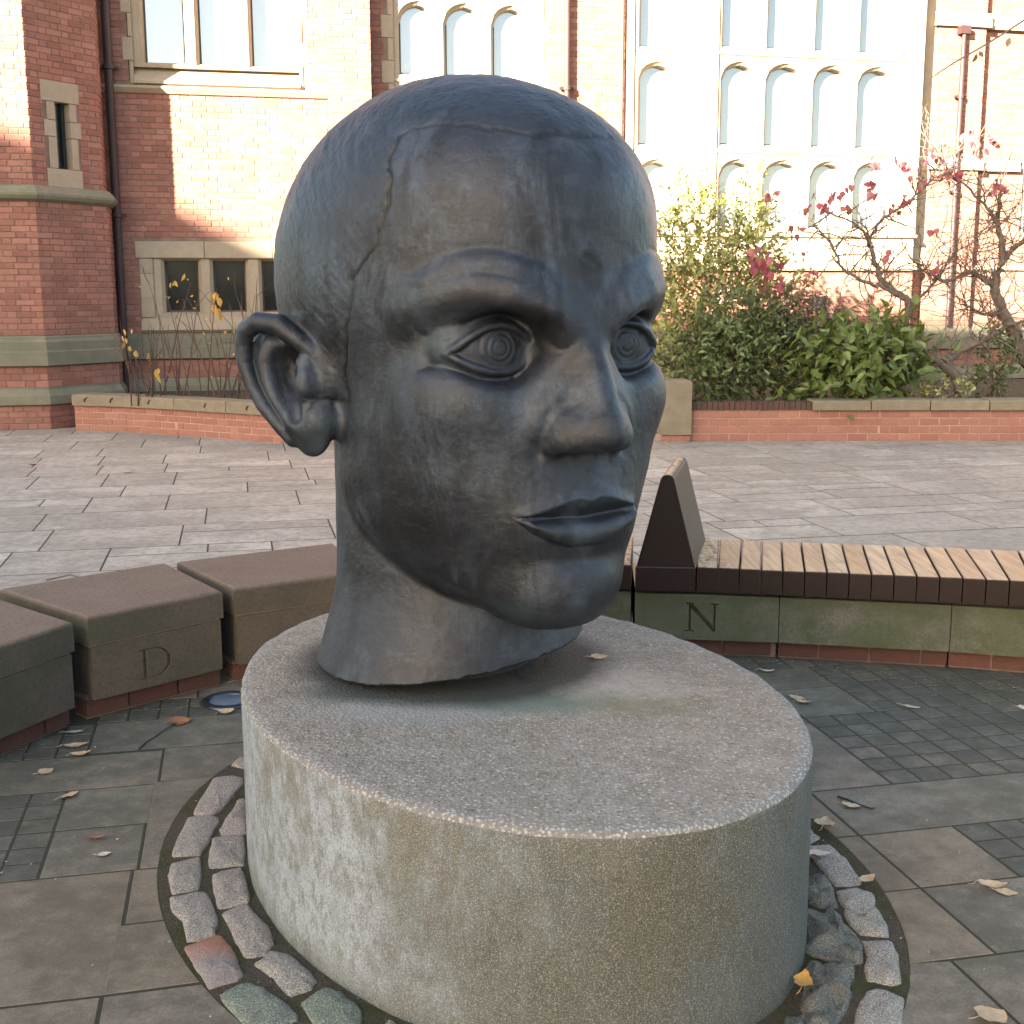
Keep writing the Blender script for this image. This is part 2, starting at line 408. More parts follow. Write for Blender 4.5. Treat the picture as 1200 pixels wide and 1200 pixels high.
t.set(c, t.ramp(nrm, [(.4, .42), (.95, .62)]), spec=.28); t.bump(n1, .25, .002)
M['wood_slat'] = t.m
t = NT('wood_dark')
mp = t.mapping((14, 14, 2.5), t.co()); n1 = t.noise(2, 6, .7, mp)
t.set(t.mix(n1, (.014, .007, .006), (.028, .013, .010)), .34, spec=.3); t.bump(n1, .2, .002)
M['wood_dark'] = t.m
t = NT('steel_dark'); t.set((.10, .12, .15), .35, .8); M['steel_dark'] = t.m
t = NT('lamp_lens'); t.set((.16, .20, .26), .12, 0, .8); M['lamp_lens'] = t.m
# ---------------------------------------------------------------- the court
TH = R_(12.4)
EA = (math.cos(TH), math.sin(TH)); EB = (-math.sin(TH), math.cos(TH))
def AB(a, b): return (a * EA[0] + b * EB[0], a * EA[1] + b * EB[1])
def toab(x, y): return (x * EA[0] + y * EA[1], x * EB[0] + y * EB[1])
PC = (-.0215, 3.5026); PA, PB_, PTH, PH = 1.0827, .7456, R_(-66.287), .534
def ellv(x, y, grow=0.0):
    dx, dy = x - PC[0], y - PC[1]; c, s = math.cos(PTH), math.sin(PTH)
    return math.hypot((dx * c + dy * s) / (PA + grow), (-dx * s + dy * c) / (PB_ + grow))
def ellp(t, grow=0.0):
    c, s = math.cos(PTH), math.sin(PTH); a, b = (PA + grow) * math.cos(t), (PB_ + grow) * math.sin(t)
    return (PC[0] + a * c - b * s, PC[1] + a * s + b * c)
BORDER = .255
RC, RR = (.48, 2.55), 3.10       # ring of seats: centre and radius of its inner brick foot

bed = MB(); bed.add([(-45, -40, -.012), (45, -40, -.012), (45, 60, -.012), (-45, 60, -.012)], [(0, 1, 2, 3)])
court = bed.build('court_ground', M['joint_court']); court['kind'] = 'structure'
ib = MB(); n = 72
ib.prism([(RC[0] + (RR + .2) * math.cos(2 * math.pi * k / n), RC[1] + (RR + .2) * math.sin(2 * math.pi * k / n)) for k in range(n)], -.028, -.0012, False)
inner = ib.build('ring_paving', M['joint_soil']); inner['kind'] = 'structure'
jf = MB(); n = 96
for k in range(n):
    a0, a1 = 2 * math.pi * k / n, 2 * math.pi * (k + 1) / n; q = lambda a, r: (RC[0] + r * math.cos(a), RC[1] + r * math.sin(a), -.0012)
    jf.add([q(a0, RR + .3), q(a0, 20), q(a1, 20), q(a1, RR + .3)], [(0, 1, 2, 3)])
jf.build('joint_sand', M['joint_court'], court)
mb_ = MB(); n = 90
pts = [ellp(2 * math.pi * k / n, BORDER + .002) for k in range(n)]
mb_.prism(pts, -.0125, -.0008, False)
sett_ring = mb_.build('sett_border', M['moss_bed']); sett_ring['kind'] = 'structure'

def slab(parent, poly, mat, z=0.0, gap=.004, bev=.004, th=.035, name='slab'):
    cx = sum(p[0] for p in poly) / len(poly); cy = sum(p[1] for p in poly) / len(poly)
    def inset(d):
        out = []
        for i, p in enumerate(poly):
            a, b = Vector(poly[i - 1]), Vector(poly[(i + 1) % len(poly)]); q = Vector(p)
            e1 = (q - a); e2 = (b - q)
            if e1.length < 1e-6 or e2.length < 1e-6: out.append((q.x, q.y)); continue
            n1 = Vector((-e1.y, e1.x)).normalized(); n2 = Vector((-e2.y, e2.x)).normalized()
            m = (n1 + n2); m = m * 2 / max(m.length_squared, .6)
            q2 = q + m * d * 1.0 * (1.0)
            out.append((q2.x, q2.y))
        return out
    p0, p1 = inset(gap), inset(gap + bev); n = len(poly)
    tx, ty = random.uniform(-.0004, .0004), random.uniform(-.0004, .0004)
    zz = lambda p: z + tx * (p[0] - cx) / .4 + ty * (p[1] - cy) / .4
    vs = [(p[0], p[1], z - th) for p in p0] + [(p[0], p[1], zz(p) - bev * .8) for p in p0] + [(p[0], p[1], zz(p)) for p in p1]
    fs = [(i, (i + 1) % n, n + (i + 1) % n, n + i) for i in range(n)] + [(n + i, n + (i + 1) % n, 2 * n + (i + 1) % n, 2 * n + i) for i in range(n)] + [tuple(range(2 * n, 3 * n))]
    return link(name, mesh_from(name, vs, fs), mat, parent)

def cut_rect(a0, a1, b0, b1):
    """rectangle in paving coordinates, cut where it meets the border of setts"""
    cs = [AB(a0, b0), AB(a1, b0), AB(a1, b1), AB(a0, b1)]
    if all(ellv(*c, BORDER) > 1.0 for c in cs) and ellv(*AB((a0 + a1) / 2, (b0 + b1) / 2), BORDER) > 1.0:
        # corners outside; a side may still cross the ellipse
        pass
    pts = []
    for i in range(4):
        p, q = cs[i], cs[(i + 1) % 4]
        for k in range(24): pts.append((p[0] + (q[0] - p[0]) * k / 24, p[1] + (q[1] - p[1]) * k / 24, k == 0))
    ins = [ellv(p[0], p[1], BORDER) < 1.0 for p in pts]
    if not any(ins): return cs
    if all(ins): return None
    m = len(pts); start = next(i for i in range(m) if ins[i - 1] and not ins[i])
    out = []
    run = []
    for k in range(m):
        i = (start + k) % m
        if ins[i]: break
        run.append(pts[i])
    keep = [run[0]] + [p for p in run[1:-1] if p[2]] + [run[-1]]
    def ang(p):
        dx, dy = p[0] - PC[0], p[1] - PC[1]; c, s = math.cos(PTH), math.sin(PTH)
        return math.atan2((-dx * s + dy * c) / (PB_ + BORDER), (dx * c + dy * s) / (PA + BORDER))
    t1, t0 = ang(run[-1]), ang(run[0]); d = (t0 - t1 + math.pi) % (2 * math.pi) - math.pi
    arc = [ellp(t1 + d * k / 7, BORDER) for k in range(0, 8)]
    keep = [(p[0], p[1]) for p in keep[1:-1]] if len(keep) > 2 else []
    poly = arc[::1]
    poly = keep + arc
    return poly

I, BRN, SM = 'slab_inner', 'slab_brown', 'small_sett'
def R(a0, a1, b0, b1, m=I):
    c = AB((a0 + a1) / 2, (b0 + b1) / 2)
    if math.hypot(c[0] - RC[0], c[1] - RC[1]) > RR + .30: return
    p = cut_rect(a0, a1, b0, b1)
    if p is None or len(p) < 3: return
    area = abs(sum(p[i - 1][0] * p[i][1] - p[i][0] * p[i - 1][1] for i in range(len(p)))) / 2
    if area < .003: return
    if sum(p[i - 1][0] * p[i][1] - p[i][0] * p[i - 1][1] for i in range(len(p))) < 0: p = p[::-1]
    slab(inner, p, M[m], random.uniform(.0, .0010), .0042 if m != SM else .0040, .0025)
def GRID(a0, a1, b0, b1, na, nb):
    for i in range(na):
        for j in range(nb):
            R(a0 + (a1 - a0) * i / na, a0 + (a1 - a0) * (i + 1) / na, b0 + (b1 - b0) * j / nb, b0 + (b1 - b0) * (j + 1) / nb, SM)
# left of the plinth
R(-1.45, -.36, 2.88, 3.555, BRN); R(-1.45, -.38, 2.2, 2.88, BRN)
R(-.625, -.345, 3.555, 3.885); R(-.625, -.335, 3.885, 4.215)
R(-.345, .10, 3.555, 4.235); R(-.36, .10, 3.225, 3.555, BRN); R(-.38, .10, 2.88, 3.225, BRN); R(-.38, .3, 2.2, 2.88)
R(-1.05, -.325, 4.215, 4.545); R(-.325, .35, 4.235, 4.56); R(-1.75, -1.05, 4.215, 4.545)
GRID(-1.30, -.625, 3.555, 4.215, 6, 6)
R(-.60, .02, 4.56, 4.90); GRID(-1.15, -.60, 4.545, 4.89, 5, 3)
GRID(-.60, .10, 4.90, 5.14, 6, 2); R(.02, .55, 4.56, 4.90)
R(.10, .42, 4.90, 5.24); R(.42, .76, 4.90, 5.24); R(.55, .85, 4.56, 4.90)
for k in range(5): R(-.55 + k * .33, -.22 + k * .33, 5.14 if k < 2 else 5.24, 5.55)
# behind and right of the plinth
for k in range(4): R(.76 + k * .345, 1.105 + k * .345, 4.97, 5.31)
for k in range(4): R(.76 + k * .345, 1.105 + k * .345, 4.69, 4.97)
for k in range(3): R(.76 + k * .345, 1.105 + k * .345, 4.345, 4.69)
R(1.795, 2.14, 4.345, 4.69); R(2.14, 2.46, 4.69, 4.97); R(2.14, 2.46, 4.345, 4.69)
R(1.795, 2.14, 3.65, 4.345); R(1.10, 1.795, 3.65, 4.345)
GRID(2.14, 3.06, 3.65, 4.345, 8, 6); GRID(2.46, 3.06, 4.345, 4.97, 5, 5); GRID(3.06, 3.66, 3.65, 4.97, 5, 11); GRID(2.14, 3.0, 4.97, 5.3, 7, 3)
R(1.83, 2.66, 3.30, 3.65); R(1.38, 1.83, 3.30, 3.65, BRN); R(2.66, 3.2, 3.30, 3.65)
R(1.83, 2.15, 2.945, 3.30, BRN); R(1.38, 1.83, 2.945, 3.30, BRN); GRID(2.15, 2.85, 2.945, 3.30, 6, 3)
R(1.83, 2.62, 2.58, 2.945); R(1.38, 1.83, 2.58, 2.945, BRN); R(2.62, 3.1, 2.58, 2.945)
R(1.70, 2.62, 2.0, 2.58); R(1.1, 1.70, 2.0, 2.58); R(.3, 1.1, 1.5, 2.2)

# open court: random ashlar of paler slabs
def court_slabs():
    rnd = random.Random(11); rows = []
    b = 1.0
    bl = [4.2, 4.95, 5.55, 6.3, 7.0, 7.76, 8.47, 9.24, 9.95, 10.7, 11.3, 12.1, 12.75, 13.5, 14.2, 15.0, 15.8, 16.6]
    cnt = 0
    for b0, b1 in zip(bl[:-1], bl[1:]):
        a = -7.6 + rnd.uniform(0, .7) if b0 > 8 else -4.6 + rnd.uniform(0, .5)
        amax = 10.2 if b0 > 8 else 8.0
        while a < amax:
            w = rnd.choice([.62, .75, .9, 1.05, 1.2]); w2 = a + w
            h = b1 - b0
            cells = [(a, w2, b0, b1)]
            if rnd.random() < .42 and w > .7:
                f = rnd.choice([.38, .5, .62])
                cells = [(a, w2, b0, b0 + h * f), (a, w2, b0 + h * f, b1)]
                if rnd.random() < .6:
                    c = cells.pop(rnd.randrange(2)); m = a + w * rnd.choice([.4, .5, .6])
                    cells += [(c[0], m, c[2], c[3]), (m, c[1], c[2], c[3])]
            for c in cells:
                c = (c[0], c[1], c[2] + .004, c[3] - .004)
                P = [AB(c[0], c[2]), AB(c[1], c[2]), AB(c[1], c[3]), AB(c[0], c[3])]
                m = AB((c[0] + c[1]) / 2, (c[2] + c[3]) / 2)
                d = min(math.hypot(p[0] - RC[0], p[1] - RC[1]) for p in P + [m])
                if d < RR + .45: continue
                fx = 600 + 1450 * m[0] / max(m[1], .1)
                if not (-260 < fx < 1460) or m[1] < 4.5: continue
                # nothing of the court shows behind the planter walls
                if m[0] > 1.9 and min(p[1] for p in P) > 14.0: continue
                if m[0] < -2.0 and min(p[1] + .52 * (p[0] + 2.6) for p in P) > 14.1: continue
                slab(court, P, M['slab_outer'], rnd.uniform(.0, .0008), .0050, .003); cnt += 1
            a = w2
    
court_slabs()

# one sheet for the paving that runs on beyond the part one can tell apart (under the slabs)
# ---------------------------------------------------------------- setts round the plinth
SETTS_L = [[(-1.038, 4.081), (-0.945, 4.081), (-0.933, 4.02), (-0.956, 3.822), (-0.978, 3.783), (-1.035, 3.797), (-1.039, 3.892)], [(-1.047, 3.755), (-0.953, 3.751), (-0.942, 3.714), (-0.942, 3.498), (-1.017, 3.492), (-1.026, 3.518)], [(-1.008, 3.421), (-0.938, 3.458), (-0.909, 3.365), (-0.894, 3.279), (-0.958, 3.25), (-0.997, 3.352)], [(-0.952, 3.21), (-0.868, 3.247), (-0.802, 3.101), (-0.793, 3.021), (-0.824, 2.999), (-0.853, 2.994), (-0.887, 3.09), (-0.925, 3.137)], [(-0.842, 2.945), (-0.773, 3.01), (-0.728, 2.945), (-0.677, 2.832), (-0.681, 2.807), (-0.741, 2.769), (-0.787, 2.852)], [(-0.7, 2.727), (-0.642, 2.781), (-0.589, 2.736), (-0.513, 2.654), (-0.511, 2.628), (-0.552, 2.594), (-0.612, 2.603)], [(-0.915, 3.874), (-0.894, 3.891), (-0.836, 3.641), (-0.909, 3.634), (-0.921, 3.673)], [(-0.925, 3.595), (-0.838, 3.613), (-0.806, 3.476), (-0.801, 3.426), (-0.888, 3.406), (-0.908, 3.477)], [(-0.867, 3.351), (-0.797, 3.394), (-0.739, 3.221), (-0.74, 3.196), (-0.808, 3.16), (-0.841, 3.259)], [(-0.785, 3.124), (-0.732, 3.172), (-0.648, 3.043), (-0.627, 2.976), (-0.636, 2.923), (-0.683, 2.913), (-0.721, 2.988)], [(-0.646, 2.867), (-0.605, 2.933), (-0.554, 2.892), (-0.489, 2.802), (-0.496, 2.763), (-0.54, 2.734), (-0.593, 2.812)], [(-0.5, 2.694), (-0.458, 2.754), (-0.414, 2.735), (-0.365, 2.671), (-0.356, 2.593), (-0.444, 2.593)]]
SETTS_R = [[(0.911, 3.694), (0.927, 3.678), (0.95, 3.592), (0.903, 3.546), (0.878, 3.55)], [(0.873, 3.532), (0.901, 3.539), (0.968, 3.546), (0.991, 3.437), (0.997, 3.301), (0.979, 3.278), (0.912, 3.278), (0.904, 3.368), (0.89, 3.466)], [(0.91, 3.25), (0.98, 3.262), (1.012, 3.224), (1.0, 3.174), (0.951, 3.103), (0.91, 3.133), (0.904, 3.187)], [(0.899, 3.127), (0.913, 3.124), (0.949, 3.097), (0.999, 3.165), (0.997, 3.074), (0.987, 2.995), (0.91, 3.007), (0.895, 3.057)], [(0.903, 2.985), (0.979, 2.968), (0.982, 2.915), (0.948, 2.775), (0.926, 2.766), (0.869, 2.785), (0.872, 2.834), (0.899, 2.905)], [(0.851, 2.738), (0.883, 2.743), (0.934, 2.71), (0.891, 2.587), (0.856, 2.522), (0.765, 2.555), (0.812, 2.674)]]
ROCKS = [[(0.839, 3.355), (0.904, 3.341), (0.905, 3.25), (0.891, 3.151), (0.844, 3.151), (0.803, 3.188)], [(0.786, 3.127), (0.874, 3.151), (0.884, 3.057), (0.904, 2.968), (0.884, 2.874), (0.841, 2.854), (0.743, 2.916)], [(0.746, 2.885), (0.822, 2.864), (0.852, 2.839), (0.807, 2.711), (0.747, 2.597), (0.707, 2.592), (0.67, 2.666)], [(0.63, 2.623), (0.688, 2.657), (0.733, 2.58), (0.728, 2.522), (0.599, 2.523)]]

def rock(name, poly, mat, parent, h=.013, rough=.005, dome=.005, seed=0):
    rnd = random.Random(seed); P = [Vector(p) for p in poly]
    cc_ = sum(P, Vector((0, 0))) / len(P); P = [cc_ + (p - cc_) * 1.13 for p in P]
    ar = sum(P[i - 1].x * P[i].y - P[i].x * P[i - 1].y for i in range(len(P)))
    if ar < 0: P = P[::-1]
    # rounded outline
    pts = []
    for i, p in enumerate(P):
        a, b = P[i - 1], P[(i + 1) % len(P)]
        for s in (.16, .06): pts.append(p.lerp(a, s))
        for s in (.06, .16): pts.append(p.lerp(b, s))
    pts = [Vector(((pts[i - 1].x + pts[i].x * 2 + pts[(i + 1) % len(pts)].x) / 4, (pts[i - 1].y + pts[i].y * 2 + pts[(i + 1) % len(pts)].y) / 4)) for i in range(len(pts))]
    pts = [p + Vector((rnd.uniform(-1, 1), rnd.uniform(-1, 1))) * .0022 for p in pts]
    c = sum(pts, Vector((0, 0))) / len(pts); n = len(pts)
    vs, fs = [], []
    rings = [(1.0, -.03), (1.0, h * .35), (.955, h * .78), (.86, h), (.66, h + dome * .6), (.38, h + dome), (.15, h + dome * 1.05)]
    for s, z in rings:
        for p in pts:
            q = c + (p - c) * s
            dz = (mnoise.noise(Vector((q.x * 26, q.y * 26, seed * 3.1))) * rough * 1.6 + mnoise.noise(Vector((q.x * 70, q.y * 70, seed))) * rough * .8) if z > 0 else 0
            vs.append((q.x, q.y, z + dz - .006))
    for r in range(len(rings) - 1):
        for i in range(n):
            fs.append((r * n + i, r * n + (i + 1) % n, (r + 1) * n + (i + 1) % n, (r + 1) * n + i))
    fs.append(tuple(range((len(rings) - 1) * n, len(rings) * n)))
    return link(name, mesh_from(name, vs, fs, True), mat, parent)
matL = ['granite_sett', 'granite_sett', 'granite_sett', 'granite_sett', 'granite_orange', 'granite_green', 'granite_sett', 'granite_sett', 'granite_sett', 'granite_sett', 'granite_grey', 'granite_green']
for i, s in enumerate(SETTS_L): rock('granite_sett', s, M[matL[i]], sett_ring, seed=i)
for i, s in enumerate([[(sum(p[0] for p in q) / len(q) * .10 + p[0] * .90, sum(p[1] for p in q) / len(q) * .10 + p[1] * .90) for p in q] for q in SETTS_R]): rock('granite_sett', s, M['granite_grey'], sett_ring, seed=30 + i)
for i, s in enumerate([[(sum(p[0] for p in q) / len(q) * .10 + p[0] * .90, sum(p[1] for p in q) / len(q) * .10 + p[1] * .90) for p in q] for q in ROCKS]): rock('rough_stone', s, M['rough_rock'], sett_ring, h=.016, rough=.016, dome=.010, seed=60 + i)
# the rest of the ring, partly hidden by the plinth
def ring_sett(t, g0, g1, dt, seed):
    q = [ellp(t, g0), ellp(t + dt, g0), ellp(t + dt, g1), ellp(t, g1)]
    rnd = random.Random(seed); q = [(p[0] + rnd.uniform(-.008, .008), p[1] + rnd.uniform(-.008, .008)) for p in q]
    rock('granite_sett', q, M[rnd.choice(['granite_sett', 'granite_grey'])], sett_ring, seed=seed)
def far_from_listed(t, g):
    p = ellp(t, g)
    return all(min(math.hypot(p[0] - q[0], p[1] - q[1]) for q in s) > .105 for s in SETTS_L + SETTS_R + ROCKS)
k = 0; t_ = 0.0
while t_ < 2 * math.pi - .12:
    for (g0, g1) in ((.155, .255), (.035, .130)):
        if far_from_listed(t_ + .06, (g0 + g1) / 2): ring_sett(t_, g0, g1, .12, 200 + k)
        k += 1
    t_ += .142
# ---------------------------------------------------------------- plinth
def plinth():
    n = 160; vs, fs = [], []
    prof = [(0, -.02), (.0, PH * .3), (.0, PH * .6), (.0, PH - .03), (-.001, PH - .016), (-.006, PH - .006), (-.015, PH), (-.05, PH), (-.12, PH), (-.25, PH), (-.40, PH), (-.55, PH), (-.68, PH)]
    for g, z in prof:
        for k in range(n):
            t = 2 * math.pi * k / n; x, y = ellp(t, g)
            wob = mnoise.noise(Vector((x * 9, y * 9, z * 9))) * .003 + mnoise.noise(Vector((x * 28, y * 28, z * 28))) * (.0022 if z > .5 else .001)
            dx, dy = x - PC[0], y - PC[1]; r = math.hypot(dx, dy)
            if z > PH - .02 and g > -.02: wob += mnoise.noise(Vector((x * 70, y * 70, 0))) * .003
            if g > -.1: x += dx / r * wob; y += dy / r * wob
            vs.append((x, y, z + (wob * .6 if z >= PH - .01 else 0)))
    for r in range(len(prof) - 1):
        for k in range(n): fs.append((r * n + k, r * n + (k + 1) % n, (r + 1) * n + (k + 1) % n, (r + 1) * n + k))
    fs.append(tuple(range((len(prof) - 1) * n, len(prof) * n)))
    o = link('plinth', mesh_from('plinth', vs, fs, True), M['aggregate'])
    tag(o, 'oval grey exposed-aggregate concrete plinth carrying the bronze head', 'plinth')
plinth()
# ---------------------------------------------------------------- ring of seats
def bprism(poly, z0, z1, c=.012, cb=.0):
    """prism with a rounded top edge"""
    P = [Vector(p) for p in poly]; n = len(P)
    def ins(d):
        out = []
        for i, p in enumerate(P):
            e1, e2 = (p - P[i - 1]).normalized(), (P[(i + 1) % n] - p).normalized()
            n1, n2 = Vector((-e1.y, e1.x)), Vector((-e2.y, e2.x)); m = n1 + n2
            out.append(p + m * (d * 2 / max(m.length_squared, .5)))
        return out
    lv = [(0, z0), (0, z1 - c), (c * .12, z1 - c * .62), (c * .38, z1 - c * .30), (c, z1)]
    vs, fs = [], []
    for d, z in lv: vs += [(p.x, p.y, z) for p in ins(d)]
    for r in range(len(lv) - 1):
        for i in range(n): fs.append((r * n + i, r * n + (i + 1) % n, (r + 1) * n + (i + 1) % n, (r + 1) * n + i))
    fs.append(tuple(range(n))[::-1]); fs.append(tuple(range((len(lv) - 1) * n, len(lv) * n)))
    return vs, fs

def letter_cutter(ch, w, h, depth):
    """serifed capital as a solid, in (x along the face, y depth, z up), centred"""
    mb = MB(); s = .13 * h; t = .045 * h; y0, y1 = -.02, depth
    def bar(p, q, wd):
        p, q = Vector(p), Vector(q); d = (q - p).normalized(); nn = Vector((-d.y, d.x)) * wd / 2
        c = [p - nn, q - nn, q + nn, p + nn]
        mb.add([(v.x, y0, v.y) for v in c] + [(v.x, y1, v.y) for v in c], [(0, 1, 2, 3), (7, 6, 5, 4), (0, 4, 5, 1), (1, 5, 6, 2), (2, 6, 7, 3), (3, 7, 4, 0)])
    H, Wd = h / 2, w / 2
    if ch == 'N':
        bar((-Wd * .72, -H), (-Wd * .72, H), t * 1.4); bar((Wd * .72, -H), (Wd * .72, H), t * 1.4); bar((-Wd * .74, H - t), (Wd * .74, -H + t * 1.2), s * 1.1)
        for x in (-Wd * .72, Wd * .72): bar((x - s * 1.1, H - t / 2 if x < 0 or True else 0), (x + s * 1.1, H - t / 2), t)
        bar((-Wd * .72 - s * 1.1, -H + t / 2), (-Wd * .72 + s * 1.1, -H + t / 2), t)
    elif ch == 'T':
        bar((0, -H), (0, H), s); bar((-Wd, H - t / 2), (Wd, H - t / 2), t * 1.3)
        for x in (-Wd, Wd): bar((x, H), (x, H - s * 1.3), t)
        bar((-s * 1.3, -H + t / 2), (s * 1.3, -H + t / 2), t)
    elif ch == 'D':
        bar((-Wd * .62, -H), (-Wd * .62, H), s)
        bar((-Wd * 1.0, H - t / 2), (-Wd * .05, H - t / 2), t); bar((-Wd * 1.0, -H + t / 2), (-Wd * .05, -H + t / 2), t)
        n = 12; o, i_ = [], []
        for k in range(n + 1):
            a = -math.pi / 2 + math.pi * k / n
            o.append((-Wd * .10 + Wd * 1.05 * math.cos(a), H * math.sin(a))); i_.append((-Wd * .10 + (Wd * 1.05 - s) * math.cos(a), (H - t) * math.sin(a)))
        for k in range(n):
            c = [o[k], o[k + 1], i_[k + 1], i_[k]]
            mb.add([(p[0], y0, p[1]) for p in c] + [(p[0], y1, p[1]) for p in c], [(0, 1, 2, 3)[::-1], (7, 6, 5, 4)[::-1], (0, 4, 5, 1)[::-1], (1, 5, 6, 2)[::-1], (2, 6, 7, 3)[::-1], (3, 7, 4, 0)[::-1]])
    return mb

def engrave(o, ch, mat_world, w, h, depth=.008):
    mb = letter_cutter(ch, w, h, depth)
    cme = mb.mesh('cutter'); bmm = bmesh.new(); bmm.from_mesh(cme); bmesh.ops.recalc_face_normals(bmm, faces=bmm.faces); bmm.to_mesh(cme); bmm.free()
    c = link('cutter', cme); c.matrix_world = mat_world
    m = o.modifiers.new('b', 'BOOLEAN'); m.object = c; m.operation = 'DIFFERENCE'; m.solver = 'EXACT'; m.use_self = True
    bpy.context.view_layer.update()
    dg = bpy.context.evaluated_depsgraph_get()
    me = bpy.data.meshes.new_from_object(o.evaluated_get(dg))
    ok = len(me.polygons) > 8
    o.modifiers.clear()
    if ok: o.data = me
    cm = c.data; bpy.data.objects.remove(c); bpy.data.meshes.remove(cm)
    print('engraved', ch, ok, len(o.data.polygons))

def offs(p, q, d):
    """shift the segment p-q by d to its left"""
    v = (Vector(q) - Vector(p)).normalized(); n = Vector((-v.y, v.x)) * d
    return Vector(p) + n, Vector(q) + n

def foot_bricks(parent, p, q, L=.225, h=.068, inset=.05, d=.11, z=0):
    a, b = offs(p, q, inset); ln = (b - a).length; u = (b - a).normalized(); v = Vector((-u.y, u.x)); x = -.04
    mb = MB()
    c = [a + u * .004 + v * .012, b - u * .004 + v * .012, b - u * .004 + v * (d), a + u * .004 + v * d]
    mb.prism([(w.x, w.y) for w in c], z - .02, z + .095); mb.build('mortar', M['mortar_old'], parent)
    while x < ln:
        x0, x1 = max(x, 0), min(x + L - .010, ln)
        if x1 - x0 > .03:
            e = [a + u * x0, a + u * x1, a + u * x1 + v * .1, a + u * x0 + v * .1]
            vs, fs = bprism([(w.x, w.y) for w in e], z + .010, z + .010 + h, .004)
            link('brick', mesh_from('brick', vs, fs), M['brick_seat'], parent)
        x += L
brick_mat('brick_seat', [(.12, .052, .038), (.155, .068, .050), (.10, .048, .036)], (.07, .045, .035))

def stone_seat(label, f0, f1, b1, b0, letter=None):
    c = [Vector(f0), Vector(f1), Vector(b1), Vector(b0)]
    o = sum(c, Vector((0, 0))) / 4
    root = thing('stone_bench', label, 'stone bench', (o.x, o.y, 0), 0, 'stone blocks of the curved seat')
    L = [(p.x - o.x, p.y - o.y) for p in c]
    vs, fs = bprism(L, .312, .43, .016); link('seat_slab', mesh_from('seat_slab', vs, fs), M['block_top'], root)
    v = (Vector(L[1]) - Vector(L[0])).normalized(); n = Vector((-v.y, v.x))
    Li = [Vector(L[0]) + v * .012 + n * .006, Vector(L[1]) - v * .012 + n * .006, Vector(L[2]) - v * .012 - n * .006, Vector(L[3]) + v * .012 - n * .006]
    mo = MB(); mo.prism([(p.x, p.y) for p in [Li[0] + n * .01, Li[1] + n * .01, Li[2], Li[3]]], .300, .314); mo.build('mortar', M['mortar_light'], root)
    vs, fs = bprism([(p.x, p.y) for p in Li], .088, .303, .004)
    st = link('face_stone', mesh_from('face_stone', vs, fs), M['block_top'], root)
    if letter:
        mid = (Li[0] + Li[1]) / 2 - v * .02; ang = math.atan2(v.y, v.x)
        bpy.context.view_layer.update()
        engrave(st, letter, Matrix.Translation((o.x + mid.x, o.y + mid.y, .188)) @ Matrix.Rotation(ang, 4, 'Z'), .15, .125)
    foot_bricks(root, L[0], L[1])
    return root
stone_seat('brown stone seat block at the left edge, its lower face blotched with pale lichen', (-2.08, 3.70), (-1.685, 4.60), (-2.24, 5.08), (-2.86, 4.02))
stone_seat('brown stone seat block engraved with the letter D', (-1.65, 4.66), (-1.225, 5.095), (-1.62, 5.66), (-2.19, 5.14), 'D')
stone_seat('brown stone seat block half hidden behind the bronze neck, right of the D block', (-1.185, 5.13), (-.66, 5.47), (-.90, 6.12), (-1.575, 5.68))
stone_seat('brown stone seat block hidden behind the bronze head', (-.62, 5.485), (-.06, 5.60), (-.10, 6.28), (-.86, 6.14))

